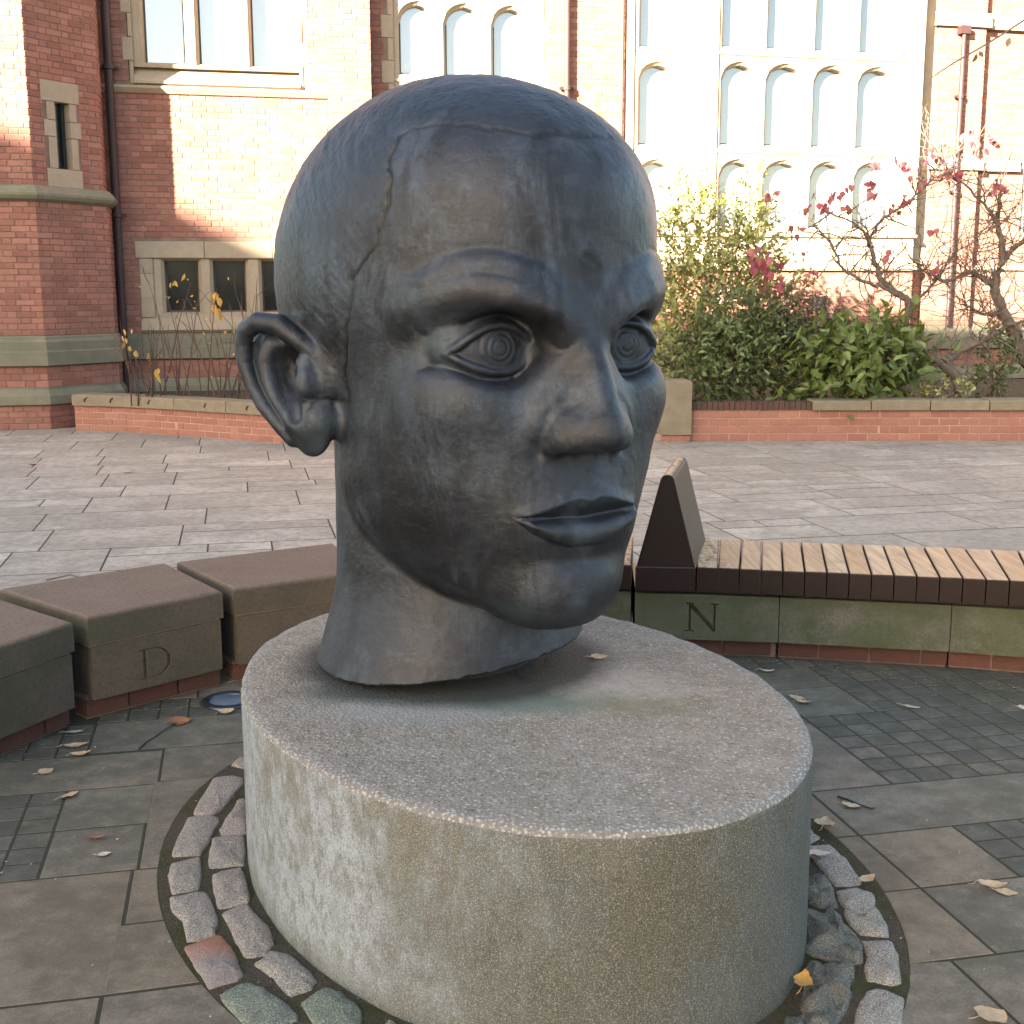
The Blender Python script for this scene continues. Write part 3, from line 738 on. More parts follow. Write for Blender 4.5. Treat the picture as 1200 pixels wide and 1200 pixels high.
def wood_bench(label, fr, divider=None, panels=(), slat_from=0.0, end=None, letters={}):
    """fr: polyline of the front edge"""
    pts = [Vector(p) for p in fr]
    root = thing('slatted_bench', label, 'bench', (pts[0].x, pts[0].y, 0), 0)
    o = pts[0]; pts = [p - o for p in pts]
    seg = [(pts[i + 1] - pts[i]).length for i in range(len(pts) - 1)]; tot = sum(seg)
    def at(s):
        s = max(0, min(tot - 1e-6, s)); i = 0
        while s > seg[i]: s -= seg[i]; i += 1
        d = (pts[i + 1] - pts[i]).normalized(); return pts[i] + d * s
    def nrm(s):
        d = (at(s + .15) - at(s - .15)); d = d.normalized(); return Vector((-d.y, d.x))
    s = slat_from; wd = .0965 if slat_from else .0955; k = 0
    while s + wd < tot:
        a, b = at(s + .0025), at(s + wd - .0025); na = nrm(s); nb = nrm(s + wd)
        fj = random.uniform(-.002, .002)
        poly = [(a + na * fj), (b + nb * fj), (b + nb * .68 ), (a + na * .68)]
        vs, fs = bprism([(p.x, p.y) for p in poly], .315, .43 + random.uniform(-.0015, .0015), .006)
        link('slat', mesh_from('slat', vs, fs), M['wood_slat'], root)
        s += wd; k += 1
    # stone panels below
    for i, (s0, s1) in enumerate(panels):
        a, b = at(s0 + .002), at(s1 - .002); na = nrm(s0 + .01); nb = nrm(s1 - .01)
        poly = [a + na * .018, b + nb * .018, b + nb * .62, a + na * .62]
        vs, fs = bprism([(p.x, p.y) for p in poly], .088, .300, .003)
        st = link('face_stone', mesh_from('face_stone', vs, fs), M['bench_stone'], root)
        if i in letters:
            ch, off = letters[i]; d = (b - a).normalized(); q = at(s0 + off) + na * .018
            bpy.context.view_layer.update()
            engrave(st, ch, Matrix.Translation((o.x + q.x, o.y + q.y, .195)) @ Matrix.Rotation(math.atan2(d.y, d.x), 4, 'Z'), .155, .135)
        foot_bricks(root, a + na * .02, b + nb * .02, .225)
        mb = MB(); pl = [a + na * .05, b + nb * .05, b + nb * .6, a + na * .6]; mb.prism([(p.x, p.y) for p in pl], .300, .316); mb.build('bearer', M['wood_dark'], root)
    if divider is not None:
        s0, s1 = divider; a, b = at(s0), at(s1); na = Vector((.225, .974)); d = (b - a).normalized()
        w = (b - a).length
        vs, fs = bprism([(p.x, p.y) for p in (a + na * .0, b, b + na * .68, a + na * .68)], .315, .432, .008)
        link('arm_base', mesh_from('arm_base', vs, fs), M['wood_dark'], root)
        prof = []; top = .855; hw = w / 2 - .004; tw = .028
        prof.append((-hw, .430)); prof.append((hw, .430))
        ang0 = math.atan2(top - .43 - tw, hw - tw)
        for k in range(9):
            t = R_(18) + (math.pi - 2 * R_(18)) * k / 8
            prof.append((tw * 1.15 * math.cos(t), top - tw * 1.1 + tw * 1.1 * math.sin(t)))
        m = len(prof); mid = (a + b) / 2; vs, fs = [], []
        for dd, sc, dz in ((.004 + .008, .94, -.006), (.006, .985, -.002), (.014, 1, 0), (.655, 1, 0), (.664, .985, -.002), (.668, .94, -.006)):
            for px, pz in prof:
                q = mid + d * px * sc + na * dd; vs.append((q.x, q.y, .43 + (pz - .43) * (1 + dz)))
        for r in range(5):
            for k in range(m): fs.append((r * m + k, r * m + (k + 1) % m, (r + 1) * m + (k + 1) % m, (r + 1) * m + k))
        fs.append(tuple(range(m))[::-1]); fs.append(tuple(range(5 * m, 6 * m)))
        link('arm_rest', mesh_from('arm_rest', vs, fs), M['wood_slat'], root)
    return root
wood_bench('curved wooden slatted bench on mossy stone engraved N and T, with a tapered arm rest', [(.565, 5.545), (.85, 5.525), (1.52, 5.39), (2.23, 5.235), (2.90, 5.00)],
           divider=(0, .275), panels=((0, .655), (.655, 1.40), (1.40, 2.15)), slat_from=.279, letters={0: ('N', .31), 2: ('T', .44)})
wood_bench('short slatted bench section left of the tapered arm rest, hidden by the bronze chin', [(-.02, 5.60), (.26, 5.605), (.556, 5.572)], panels=((0, .573),), slat_from=0.0)
# ---------------------------------------------------------------- brickwork helpers
BRICK_CACHE = {}
def brick_mesh(L, h, d, c, key):
    k = (key, round(L, 3), round(h, 3))
    if k not in BRICK_CACHE:
        mb = MB(); mb.chamfer_box(0, L, 0, d, 0, h, c)
        BRICK_CACHE[k] = mb.mesh('brick')
    return BRICK_CACHE[k]
def wall_bricks(root, segs, course, joint, mat, mass_mat, limit, rnd, L=.215, bond='flemish', d=.05, c=.004, score=None, name='brick'):
    """segs: list of (origin Vector, angle, length, z0, z1, holes[(u0,u1,z0,z1)]); faces local -y. Bricks nearest the court become parts, the rest one mass."""
    allb = []
    for si, (o, ang, length_, z0, z1, holes) in enumerate(segs):
        n = int(round((z1 - z0) / course)); cs = (z1 - z0) / max(n, 1)
        for r in range(n):
            za = z0 + r * cs + joint / 2; zb = z0 + (r + 1) * cs - joint / 2
            if bond == 'flemish': pat = [L, (L - joint) / 2]
            else: pat = [L]
            x = -((r % 2) * (L * .75 if bond == 'flemish' else L / 2)) - rnd.uniform(0, .01); k = 0
            while x < length_:
                w = pat[k % len(pat)]; x0, x1 = max(x, 0), min(x + w, length_); x += w + joint; k += 1
                if x1 - x0 < .035: continue
                parts = [(x0, x1)]
                for (h0, h1, hz0, hz1) in holes:
                    if zb <= hz0 + .01 or za >= hz1 - .01: continue
                    np_ = []
                    for (a, b) in parts:
                        if b <= h0 or a >= h1: np_.append((a, b)); continue
                        if a < h0 - .03: np_.append((a, h0 - joint * .5))
                        if b > h1 + .03: np_.append((h1 + joint * .5, b))
                    parts = np_
                for (a, b) in parts:
                    if b - a > .03: allb.append((si, a, b, za, zb))
    def sc(q):
        o, ang = segs[q[0]][0], segs[q[0]][1]; x = o.x + math.cos(ang) * q[1]; y = o.y + math.sin(ang) * q[1]
        return score(x, y, (q[3] + q[4]) / 2)
    if score: allb.sort(key=sc)
    ind, mass = allb[:limit], allb[limit:]
    for (si, a, b, za, zb) in ind:
        o, ang = segs[si][0], segs[si][1]; me = brick_mesh(b - a, zb - za, d, c, name)
        pj = rnd.uniform(-.0025, .0025)
        ob = link(name, me, mat, root)
        ob.location = (o.x + math.cos(ang) * a - math.sin(ang) * (pj - .0), o.y + math.sin(ang) * a + math.cos(ang) * pj, o.z + za)
        ob.rotation_euler = (0, 0, ang)
    if mass:
        mb = MB()
        for (si, a, b, za, zb) in mass:
            o, ang = segs[si][0], segs[si][1]; pj = rnd.uniform(-.0025, .0025); ca, sa = math.cos(ang), math.sin(ang)
            t = MB(); t.chamfer_box(a, b, pj, pj + d, za, zb, c)
            mb.add([(o.x + ca * v[0] - sa * v[1], o.y + sa * v[0] + ca * v[1], o.z + v[2]) for v in t.v], t.f)
        m = mb.build('brickwork', mass_mat, root); m['kind'] = 'stuff'
    print('bricks', len(ind), len(mass))

def strip(mb, pts, zs, thick):
    """vertical wall slab along a plan polyline, front on the right-hand side as given"""
    P = [Vector(p) for p in pts]; n = len(P); F, B = [], []
    for i, p in enumerate(P):
        d = (P[min(i + 1, n - 1)] - P[max(i - 1, 0)]).normalized(); B.append(p + Vector((-d.y, d.x)) * thick); F.append(p)
    for i in range(n - 1):
        mb.prism([(F[i].x, F[i].y), (F[i + 1].x, F[i + 1].y), (B[i + 1].x, B[i + 1].y), (B[i].x, B[i].y)], zs[0], zs[1])

def coping_stone(parent, p, q, z0, z1, w0=-.045, w1=.30, mat='coping_mossy', name='coping_stone', gap=.004, c=.02):
    p, q = Vector(p), Vector(q); u = (q - p).normalized(); v = Vector((-u.y, u.x))
    a, b = p + u * gap, q - u * gap
    poly = [a + v * w0, b + v * w0, b + v * w1, a + v * w1]
    vs, fs = bprism([(t.x, t.y) for t in poly], z0, z1, c)
    return link(name, mesh_from(name, vs, fs), M[mat], parent)

brick_new_mass = brick_mat('brick_new_mass', BN, (.33, .12, .085), True)
rnd = random.Random(3)
# left planter: its wall bends round towards the tower
LP = [(-5.46, 15.44), (-4.74, 15.19), (-4.01, 14.80), (-3.29, 14.36), (-2.61, 13.97), (-1.85, 13.90), (-1.10, 13.90)]
pl = thing('brick_planter', 'left brick planter wall with mossy stone coping curving towards the tower, bare stems in it', 'planter', (LP[0][0], LP[0][1], 0))
off = Vector(LP[0]); LPl = [Vector(p) - off for p in LP]
segs = []
for a, b in zip(LPl[:-1], LPl[1:]):
    d = b - a; segs.append((Vector((a.x, a.y, 0)), math.atan2(d.y, d.x), d.length, 0.0, .312, []))
mb = MB(); strip(mb, [p + Vector((.0, .006)) for p in LPl], (-.03, .315), .22); mb.build('mortar_core', M['mortar_pink'], pl)
wall_bricks(pl, segs, .078, .011, M['brick_new'], M['brick_new_mass'], 290, rnd, bond='stretcher', score=lambda x, y, z: -x)
for a, b in zip(LPl[:-1], LPl[1:]):
    coping_stone(pl, a, b, .315, .452)
# little fixing straps seen as dark ticks on the coping
for f, k in ((.25, 0), (.75, 0), (.5, 1), (.6, 2), (.4, 3)):
    a, b = LPl[k], LPl[k + 1]; p = a.lerp(b, f); u = (b - a).normalized(); v = Vector((-u.y, u.x)); p = p - v * .052
    t = MB(); t.tube([(p.x, p.y, .365), (p.x + .015, p.y - .006, .40), (p.x + .045, p.y - .006, .415), (p.x + .05, p.y, .43)], .009, 5); t.build('clip', M['lead_dark'], pl)
s = MB(); s.prism([(p[0] - off.x, p[1] - off.y) for p in [(-5.3, 15.6), (-4.6, 15.38), (-3.9, 14.98), (-3.2, 14.55), (-2.55, 14.16), (-1.15, 14.1), (-1.1, 17.6), (-5.2, 17.0)]], -.02, .36); s.build('planting_soil', M['joint_soil'], pl)
s = MB(); s.box(4.28, 4.36 + .12, -1.56, 2.4, 0, .44); s.build('end_wall', M['coping_mossy'], pl)

# right planter: pier, straight wall, dark brick-on-edge coping then stone coping
RP = [(2.035, 14.075), (4.2, 14.05), (6.4, 14.0), (9.5, 13.93)]
pr = thing('brick_planter', 'long right brick planter wall with dark brick and mossy stone coping', 'planter', (RP[0][0], RP[0][1], 0))
off = Vector(RP[0]); RPl = [Vector(p) - off for p in RP]; segs = []
for a, b in zip(RPl[:-1], RPl[1:]):
    d = b - a; segs.append((Vector((a.x, a.y, 0)), math.atan2(d.y, d.x), d.length, 0.0, .352, []))
mb = MB(); strip(mb, [p + Vector((.0, .006)) for p in RPl], (-.03, .355), .22); mb.build('mortar_core', M['mortar_pink'], pr)
wall_bricks(pr, segs, .0785, .011, M['brick_new'], M['brick_new_mass'], 290, rnd, bond='stretcher', score=lambda x, y, z: x)
def rp(s):
    for a, b in zip(RPl[:-1], RPl[1:]):
        L_ = (b - a).length
        if s <= L_: return a + (b - a) * (s / L_)
        s -= L_
    return RPl[-1]
x = .0
for k in range(22):
    coping_stone(pr, rp(x), rp(x + .0625), .356, .452 + .006 * math.sin(k * 2.1), -.012, .225, 'brick_dark', 'edge_brick', .003, .006); x += .0625
for k in range(9):
    coping_stone(pr, rp(x), rp(x + .66), .356, .466 + (.008 if k % 2 else 0), -.05, .30); x += .665
s = MB(); s.box(.02, 7.4, .2, 4.6, -.02, .38); s.build('planting_soil', M['joint_soil'], pr)
pier = thing('stone_pier', 'squat mossy stone pier at the near end of the right planter wall', 'pier', (1.87, 14.16, 0))
s = MB(); s.box(-.14, .14, -.14, .16, -.02, .085); s.build('brick_foot', M['mortar_pink'], pier)
for x0 in (-.155, -.045, .065):
    t = MB(); t.chamfer_box(x0, x0 + .10, -.15, -.10, .01, .075, .004); t.build('brick', M['brick_new'], pier)
vs, fs = bprism([(-.185, -.185), (.165, -.185), (.165, .20), (-.185, .20)], .085, .70, .03); link('pier_block', mesh_from('pier_block', vs, fs), M['coping_mossy'], pier)
# ---------------------------------------------------------------- tower at the left
TURD = R_(57.4)
plain('lead_frame', (.12, .10, .085), .7, .2, 5, .1)
tur = thing('brick_tower', 'octagonal red brick tower at the left edge with a slit window and mossy stone bands', 'tower', (-5.81, 15.56, 0))
FACES = {}
def tplan(g):
    """plan of the tower pushed out by g"""
    d1 = Vector((math.cos(TURD), math.sin(TURD))); d0 = Vector((math.cos(TH), math.sin(TH))); d2 = Vector((math.cos(TURD + R_(45)), math.sin(TURD + R_(45))))
    n = lambda d: Vector((d.y, -d.x))
    def cut(d_a, p_a, d_b, p_b):
        a = p_a + n(d_a) * g; b = p_b + n(d_b) * g
        det = d_a.x * (-d_b.y) + d_b.x * d_a.y; w = b - a
        s = (w.x * (-d_b.y) + d_b.x * w.y) / det
        return a + d_a * s
    A = Vector((0, 0)); B = d1 * 1.12
    L = -d0 * 1.5; Rr = B + d2 * 1.0
    p = [L + n(d0) * g, cut(d0, A, d1, A), cut(d1, B, d2, B), Rr + n(d2) * g]
    back = [Rr + Vector((-.6, 1.2)), L + Vector((-.6, 1.4))]
    return p + back
def tband(prof, mat, name='stone_band'):
    """moulded band: prof = list of (g, z) from bottom to top"""
    rings = [tplan(g) for g, z in prof]; m = len(rings[0]); vs, fs = [], []
    for (g, z), r in zip(prof, rings): vs += [(p.x, p.y, z) for p in r]
    for i in range(len(prof) - 1):
        for k in range(m): fs.append((i * m + k, i * m + (k + 1) % m, (i + 1) * m + (k + 1) % m, (i + 1) * m + k))
    fs.append(tuple(range(m))[::-1]); fs.append(tuple(range((len(prof) - 1) * m, len(prof) * m)))
    return link(name, mesh_from(name, vs, fs), M[mat], tur)
def tcore(g, z0, z1, name):
    mb = MB(); mb.prism([(p.x, p.y) for p in tplan(g)], z0, z1); return mb.build(name, M['mortar_old'], tur)
tcore(-.007, -.02, .30, 'wall_core'); tcore(-.007, .52, .79, 'wall_core'); tcore(-.037, 1.15, 2.80, 'wall_core')
# the upper wall is cut round the slit window so that the opening is really deep
up = tplan(-.082)
segs = []
def tseg(g, z0, z1, holes=((), (), ())):
    p = tplan(g)
    for i in range(3):
        d = p[i + 1] - p[i]; segs.append((Vector((p[i].x, p[i].y, 0)), math.atan2(d.y, d.x), d.length, z0, z1, list(holes[i])))
slit = (.215, .735, 2.98, 4.275)
tseg(0, .0, .30); tseg(0, .525, .785); tseg(-.03, 1.165, 2.80); tseg(-.07, 2.985, 7.6, ((), (slit,), ()))
wall_bricks(tur, segs, .0755, .011, M['brick_old'], M['brick_old_mass'], 300, rnd, score=lambda x, y, z: abs(z - 2.2) + (0 if x > -.9 else 3), bond='flemish')
tband([(.01, .30), (.05, .315), (.05, .42), (-.0, .50), (-.0, .53)], 'sandstone_mossy')
tband([(.0, .78), (.055, .80), (.055, .965), (.035, .985), (.035, 1.09), (.0, 1.13), (-.0, 1.145), (-.02, 1.165)], 'sandstone_mossy')
tband([(-.03, 2.79), (.035, 2.83), (.06, 2.87), (.06, 2.90), (-.0, 2.98), (-.06, 3.00)], 'sandstone_mossy')
# upper core with the slit window: local frame of the middle face
p = tplan(-.07); fo, fd = p[1], (p[2] - p[1]).normalized()
def tface(mb, name, mat, parent=tur):
    o = mb.build(name, mat, parent); o.location = (fo.x, fo.y, 0); o.rotation_euler = (0, 0, TURD); return o
core = MB(); q = tplan(-.077)
Lw = (q[2] - q[1]).length
core.box(-.005, slit[0] + .10, .007, .5, 2.95, 7.7); core.box(slit[1] - .10, Lw + .004, .007, .5, 2.95, 7.7)
core.box(slit[0] + .10, slit[1] - .10, .007, .5, 2.95, slit[2] + .2); core.box(slit[0] + .10, slit[1] - .10, .007, .5, slit[3] - .2, 7.7)
tface(core, 'wall_core', M['mortar_old'])
cb = MB(); d0 = Vector((math.cos(TH), math.sin(TH))); q0, q1, q2, q3 = q[0], q[1], q[2], q[3]
cb.prism([(v.x, v.y) for v in (q0, q1, q1 + Vector((-.28, .42)), q0 + Vector((-.1, .4)))], 2.95, 7.7)
cb.prism([(v.x, v.y) for v in (q2, q3, q3 + Vector((-.4, 0)), q2 + Vector((-.3, .2)))], 2.95, 7.7)
cb.build('wall_core', M['mortar_old'], tur)
# stone surround of the slit, block by block
sl = MB(); sl.box(slit[0] + .0, slit[1] - .0, .20, .24, 2.98, 4.2)
def quoin(u0, u1, z0, z1, y0=-.008, y1=.16): 
    t = MB(); t.chamfer_box(u0 + .003, u1 - .003, y0, y1, z0 + .003, z1 - .003, .004); tface(t, 'quoin_stone', M['sandstone_dressing'])
o0, o1, oz0, oz1 = .385, .60, 3.22, 4.02
quoin(slit[0] - .03, slit[1] + .02, oz1, 4.27)
for k, (za, zb) in enumerate(((3.80, 4.02), (3.60, 3.80), (3.22, 3.60))):
    quoin(slit[0] + (.05 if k % 2 == 0 else -.0), o0, za, zb); quoin(o1, slit[1] - (.03 if k % 2 == 0 else -.03), za, zb)
quoin(slit[0] + .0, slit[1] + .01, 2.985, 3.22, -.01)
t = MB(); t.add([(o0, .02, 3.17), (o1, .02, 3.17), (o1, .15, 3.27), (o0, .15, 3.27)], [(0, 1, 2, 3)]); 
wn = MB(); wn.box(o0 - .01, o1 + .01, .13, .15, 3.2, 4.05)
w_ = tface(wn, 'slit_window', M['dark_glass'])
t = MB(); t.box(o0, o0 + .012, .11, .13, 3.22, 4.02); t.box(o1 - .05, o1, .10, .13, 3.22, 4.02); t.box(o0, o1, .11, .13, 3.22, 3.25); tface(t, 'window_frame', M['lead_dark'])
t = MB(); t.tube([(-1.5, -.03, 3.16), (-.60, -.06, 3.13)], .028, 8); o = t.build('handrail_end', M['steel_dark'], tur); o.location = (.16, -.16, 0); 

# ---------------------------------------------------------------- the hall
hall = thing('university_hall', 'red brick hall with sandstone arched windows, sunlit above and shaded below, filling the background', 'building', (0, 18.3, 0), math.atan(.22))
U0, U1, HT = -6.0, 11.5, 8.6
def hb(mb, name, mat, parent=hall, smooth=False): return mb.build(name, M[mat] if isinstance(mat, str) else mat, parent, smooth)
def hbox(name, mat, *a, parent=hall):
    t = MB(); t.box(*a); return hb(t, name, mat, parent)
def hblock(name, mat, u0, u1, y0, y1, z0, z1, c=.008, parent=hall):
    t = MB(); t.chamfer_box(u0, u1, y0, y1, z0, z1, c); return hb(t, name, mat, parent)
def hprof(name, mat, prof, u0, u1):
    t = MB(); t.sweep_x([(-y, z) for y, z in prof][::-1], u0, u1); return hb(t, name, mat)

def arch_pts(u0, u1, zs, zt, n=12):
    """four-centred arch head from (u0,zs) over (mid,zt) to (u1,zs)"""
    out = []; m = (u0 + u1) / 2; w = (u1 - u0) / 2
    for k in range(n + 1):
        s = -1 + 2 * k / n; a = abs(s)
        z = zs + (zt - zs) * ((1 - a ** 2.6) ** .55 * .86 + (1 - a) * .14)
        out.append((m + s * w, z))
    return out
def light(mb, cell, op, y, depth, arched=True):
    """one stone-framed light. cell=(U0,U1,Z0,Z1) covered by stone, op=(u0,u1,z0,zs,zt) the opening"""
    c0, c1, d0, d1 = cell; u0, u1, z0, zs, zt = op
    A = arch_pts(u0, u1, zs, zt) if arched else [(u0, zt), (u1, zt)]
    mb.add([(c0, y, d0), (u0, y, d0), (u0, y, d1), (c0, y, d1)], [(0, 1, 2, 3)])
    mb.add([(u1, y, d0), (c1, y, d0), (c1, y, d1), (u1, y, d1)], [(0, 1, 2, 3)])
    if z0 > d0: mb.add([(u0, y, d0), (u1, y, d0), (u1, y, z0), (u0, y, z0)], [(0, 1, 2, 3)])
    for (a, b) in zip(A[:-1], A[1:]): mb.add([(a[0], y, a[1]), (b[0], y, b[1]), (b[0], y, d1), (a[0], y, d1)], [(0, 1, 2, 3)])
    out = [(u0, z0)] + A + [(u1, z0)] if arched else [(u0, z0), (u0, zt), (u1, zt), (u1, z0)]
    m = (u0 + u1) / 2
    steps = [(0.0, 0.0), (.012, .0), (.055, .042), (.075, .042), (depth, .052)]
    def ring(dy, ins):
        r = []
        for (u, z) in out:
            uu = u + (ins if u < m - 1e-6 else (-ins if u > m + 1e-6 else 0))
            k = min(1, abs(u - m) / ((u1 - u0) / 2)); zz = z - ins * (1 if z > z0 + .01 else 0) * (1 - k * .3) + (ins * .6 if z <= z0 + .01 else 0)
            r.append((uu, y + dy, zz))
        return r
    rs = [ring(*s) for s in steps]; n = len(out)
    for r0, r1 in zip(rs[:-1], rs[1:]):
        for k in range(n):
            mb.add([r0[k], r0[(k + 1) % n], r1[(k + 1) % n], r1[k]], [(0, 1, 2, 3)[::-1]])
    return rs[-1]
def pane(ring, y, parent, mat='window_glass'):
    r = [(p[0] , y, p[2]) for p in ring]; n = len(r)
    mb = MB(); mb.add(r + [(p[0], y + .012, p[2]) for p in r], [tuple(range(n))[::-1], tuple(range(n, 2 * n))] + [(i, (i + 1) % n, n + (i + 1) % n, n + i) for i in range(n)])
    return mb.build('pane', M[mat], parent)
def window(cells, y, depth, arched=True, back=None, mat='sandstone_dressing', glass='window_glass', label=None):
    """cells: list of (cell, op); returns the window part"""
    mb = MB(); rings = []
    for cell, op in cells: rings.append(light(mb, cell, op, y, depth, arched))
    # body behind the face so that the frame has thickness on its open sides
    u0 = min(c[0][0] for c in cells); u1 = max(c[0][1] for c in cells); z0 = min(c[0][2] for c in cells); z1 = max(c[0][3] for c in cells)
    yb = y + depth + .03
    for q in ([(u0, y, z0), (u0, yb, z0), (u0, yb, z1), (u0, y, z1)], [(u1, y, z0), (u1, y, z1), (u1, yb, z1), (u1, yb, z0)], [(u0, y, z1), (u0, yb, z1), (u1, yb, z1), (u1, y, z1)], [(u0, y, z0), (u1, y, z0), (u1, yb, z0), (u0, yb, z0)]):
        mb.add(q, [(0, 1, 2, 3)])
    w = hb(mb, 'window', mat)
    for r in rings:
        pane(r, y + depth - .004, w, glass)
        a0 = min(p[0] for p in r); a1 = max(p[0] for p in r); b0 = min(p[2] for p in r); b1 = max(p[2] for p in r); bs = b1 - (.22 if arched else 0)
        t = MB(); yy = y + depth - .03; t.box(a0 - .004, a0 + .022, yy, yy + .022, b0, bs); t.box(a1 - .012, a1 + .004, yy, yy + .022, b0, bs); t.box(a0, a1, yy, yy + .022, b0 - .004, b0 + .02)
        t.build('frame', M['lead_frame'], w)
    return w
holes = []
# upper left window, three lights
LW = [(-5.03, -4.41), (-4.32, -3.69), (-3.62, -2.99)]
cells = [((LW[0][0] - .10, -4.365, 4.66, 6.6), (LW[0][0], LW[0][1], 4.70, 6.3, 6.45)), ((-4.365, -3.655, 4.66, 6.6), (LW[1][0], LW[1][1], 4.70, 6.3, 6.45)), ((-3.655, LW[2][1] + .04, 4.66, 6.6), (LW[2][0], LW[2][1], 4.70, 6.3, 6.45))]
w = window(cells, .05, .22, arched=False)
hprof('window_sill', 'sandstone_dressing', [(.0, 4.42), (.055, 4.44), (.055, 4.47), (-.20, 4.70), (-.30, 4.70), (-.30, 4.42)], -5.13, -2.95)
hprof('string_course', 'sandstone_dressing', [(-.02, 4.30), (.03, 4.315), (.085, 4.375), (.085, 4.405), (-.02, 4.425)], -5.62, -2.585)
for k in range(8):
    za = 4.43 + k * .30
    hblock('quoin_stone', 'sandstone_dressing', -5.13 - (.13 if k % 2 else .05), -5.13, -.008, .2, za, za + .295)
    hblock('quoin_stone', 'sandstone_dressing', -2.95, -2.95 + (.13 if k % 2 else .05), -.008, .2, za, za + .295)
holes.append((-5.20, -2.89, 4.43, 6.85)); hblock('lintel', 'sandstone_dressing', -5.2, -2.88, -.008, .2, 6.6, 6.85)
# lower left window
LL = [(-4.91, -4.37), (-4.26, -3.73), (-3.60, -3.06), (-2.95, -2.45)]
cells = [((LL[0][0] - .10, -4.315, 1.36, 2.16), (LL[0][0], LL[0][1], 1.40, 2.0, 2.155)), ((-4.315, -3.665, 1.36, 2.16), (LL[1][0], LL[1][1], 1.40, 2.0, 2.155)),
         ((-3.665, -3.005, 1.36, 2.16), (LL[2][0], LL[2][1], 1.40, 2.0, 2.155)), ((-3.005, -2.40, 1.36, 2.16), (LL[3][0], LL[3][1], 1.40, 2.0, 2.155))]
window(cells, .03, .20, arched=False, glass='dark_glass')
for a, b in ((-5.24, -4.32), (-4.32, -3.40), (-3.40, -2.30)): hblock('lintel', 'sandstone_dressing', a + .003, b - .003, -.010, .22, 2.16, 2.385)
for k, (za, zb, e) in enumerate(((1.95, 2.155, .0), (1.62, 1.95, .08), (1.36, 1.62, .02))):
    hblock('quoin_stone', 'sandstone_dressing', -5.19, -5.012, -.008, .2, za, zb)
hprof('window_sill', 'sandstone_dressing', [(-.2, 1.155), (.02, 1.155), (.06, 1.19), (-.02, 1.36), (-.22, 1.40)], -5.20, -2.35)
holes += [(-5.19, -2.30, 1.155, 2.2), (-5.24, -2.30, 2.16, 2.39)]
# small cross-shaped patches on the brickwork
for u in (-5.13 + .02, -4.40):
    t = MB(); t.box(u - .05, u + .05, -.006, .004, 2.535, 2.548); t.box(u - .007, u + .007, -.009, .004, 2.50, 2.585); hb(t, 'wall_tie', 'mortar_light')
# buttress between the windows
BU0, BU1, BP = -2.58, -2.01, .33
# window above the head, three arched lights on two tiers
W2 = [(-1.61, -1.01), (-.96, -.33), (-.28, .32)]
ed_ = [-1.66, -.985, -.305, .40]
cells = []
for i, (a, b) in enumerate(W2):
    cells.append(((ed_[i], ed_[i + 1], 4.60, 5.88), (a, b, 4.67, 5.38, 5.66)))
    cells.append(((ed_[i], ed_[i + 1], 3.10, 4.58), (a, b, 3.20, 4.22, 4.50)))
    cells.append(((ed_[i], ed_[i + 1], 5.90, 7.3), (a, b, 5.97, 6.9, 7.18)))
window(cells, .04, .16)
hprof('transom', 'sandstone_dressing', [(-.06, 4.57), (-.03, 4.575), (-.01, 4.60), (-.03, 4.63), (-.06, 4.64)], -1.66, .40)
for k in range(14):
    za = 3.05 + k * .30
    hblock('quoin_stone', 'sandstone_dressing', -1.66 - (.17 if k % 2 else .08), -1.66, -.008, .2, za, za + .297)
    hblock('quoin_stone', 'sandstone_dressing', .40, .40 + (.17 if k % 2 else .08), -.008, .2, za, za + .297)
hprof('window_sill', 'sandstone_dressing', [(-.2, 2.86), (.05, 2.88), (.05, 2.93), (-.06, 3.10), (-.2, 3.10)], -1.8, .55)
holes.append((-1.79, .53, 2.9, 7.25))
# great window on the right: narrow side light, pier, four lights on four tiers
SY, GY = -.10, -.34
GL = [(3.015, 3.645), (3.705, 4.40), (4.455, 5.105), (5.165, 5.835)]
ge = [2.985, 3.675, 4.43, 5.135, 5.93]
tiers = [(2.56, 3.66), (3.73, 5.02), (5.09, 6.45), (6.52, 7.9)]
cells = []
for i, (a, b) in enumerate(GL):
    for (z0, z1) in tiers:
        cells.append(((ge[i], ge[i + 1], z0, z1 + .06), (a, b, z0 + .05, z1 - .30, z1 - .06)))
gw = window(cells, GY, .17)
for (z0, z1) in tiers[:-1]:
    hprof('transom', 'sandstone_dressing', [(-GY - .02, z1 + .0), (-GY + .02, z1 + .02), (-GY + .035, z1 + .05), (-GY + .01, z1 + .075), (-GY - .02, z1 + .08)], ge[0], ge[-1])
cells = [((1.79, 2.50, z0, z1 + .06), (1.85, 2.47, z0 + .05, z1 - .30, z1 - .06)) for (z0, z1) in tiers]
window(cells, SY, .17)
for k in range(18):
    za = 2.50 + k * .31
    hblock('pier_stone', 'sandstone_dressing', 2.50, 2.975, GY - .03, -.02, za, za + .307, .006)
    hblock('pier_stone', 'sandstone_dressing', 1.70, 1.785, SY - .03, .05, za, za + .307, .006)
    hblock('pier_stone', 'sandstone_dressing', 5.935, 6.22, GY - .02, .05, za, za + .307, .006)
for k in range(5): hblock('apron_stone', 'sandstone_dressing', 1.70 + k * .904, 1.70 + (k + 1) * .904 - .004, GY + .01, .05, 2.11, 2.50, .006)
hprof('window_sill', 'sandstone_dressing', [(-.05, 2.49), (.37, 2.49), (.39, 2.52), (.31, 2.565), (-.05, 2.60)], 1.68, 6.24)
hprof('string_course', 'sandstone_dressing', [(-.02, 2.0), (.365, 2.0), (.39, 2.03), (.39, 2.07), (.34, 2.11), (-.02, 2.11)], 1.68, 6.26)
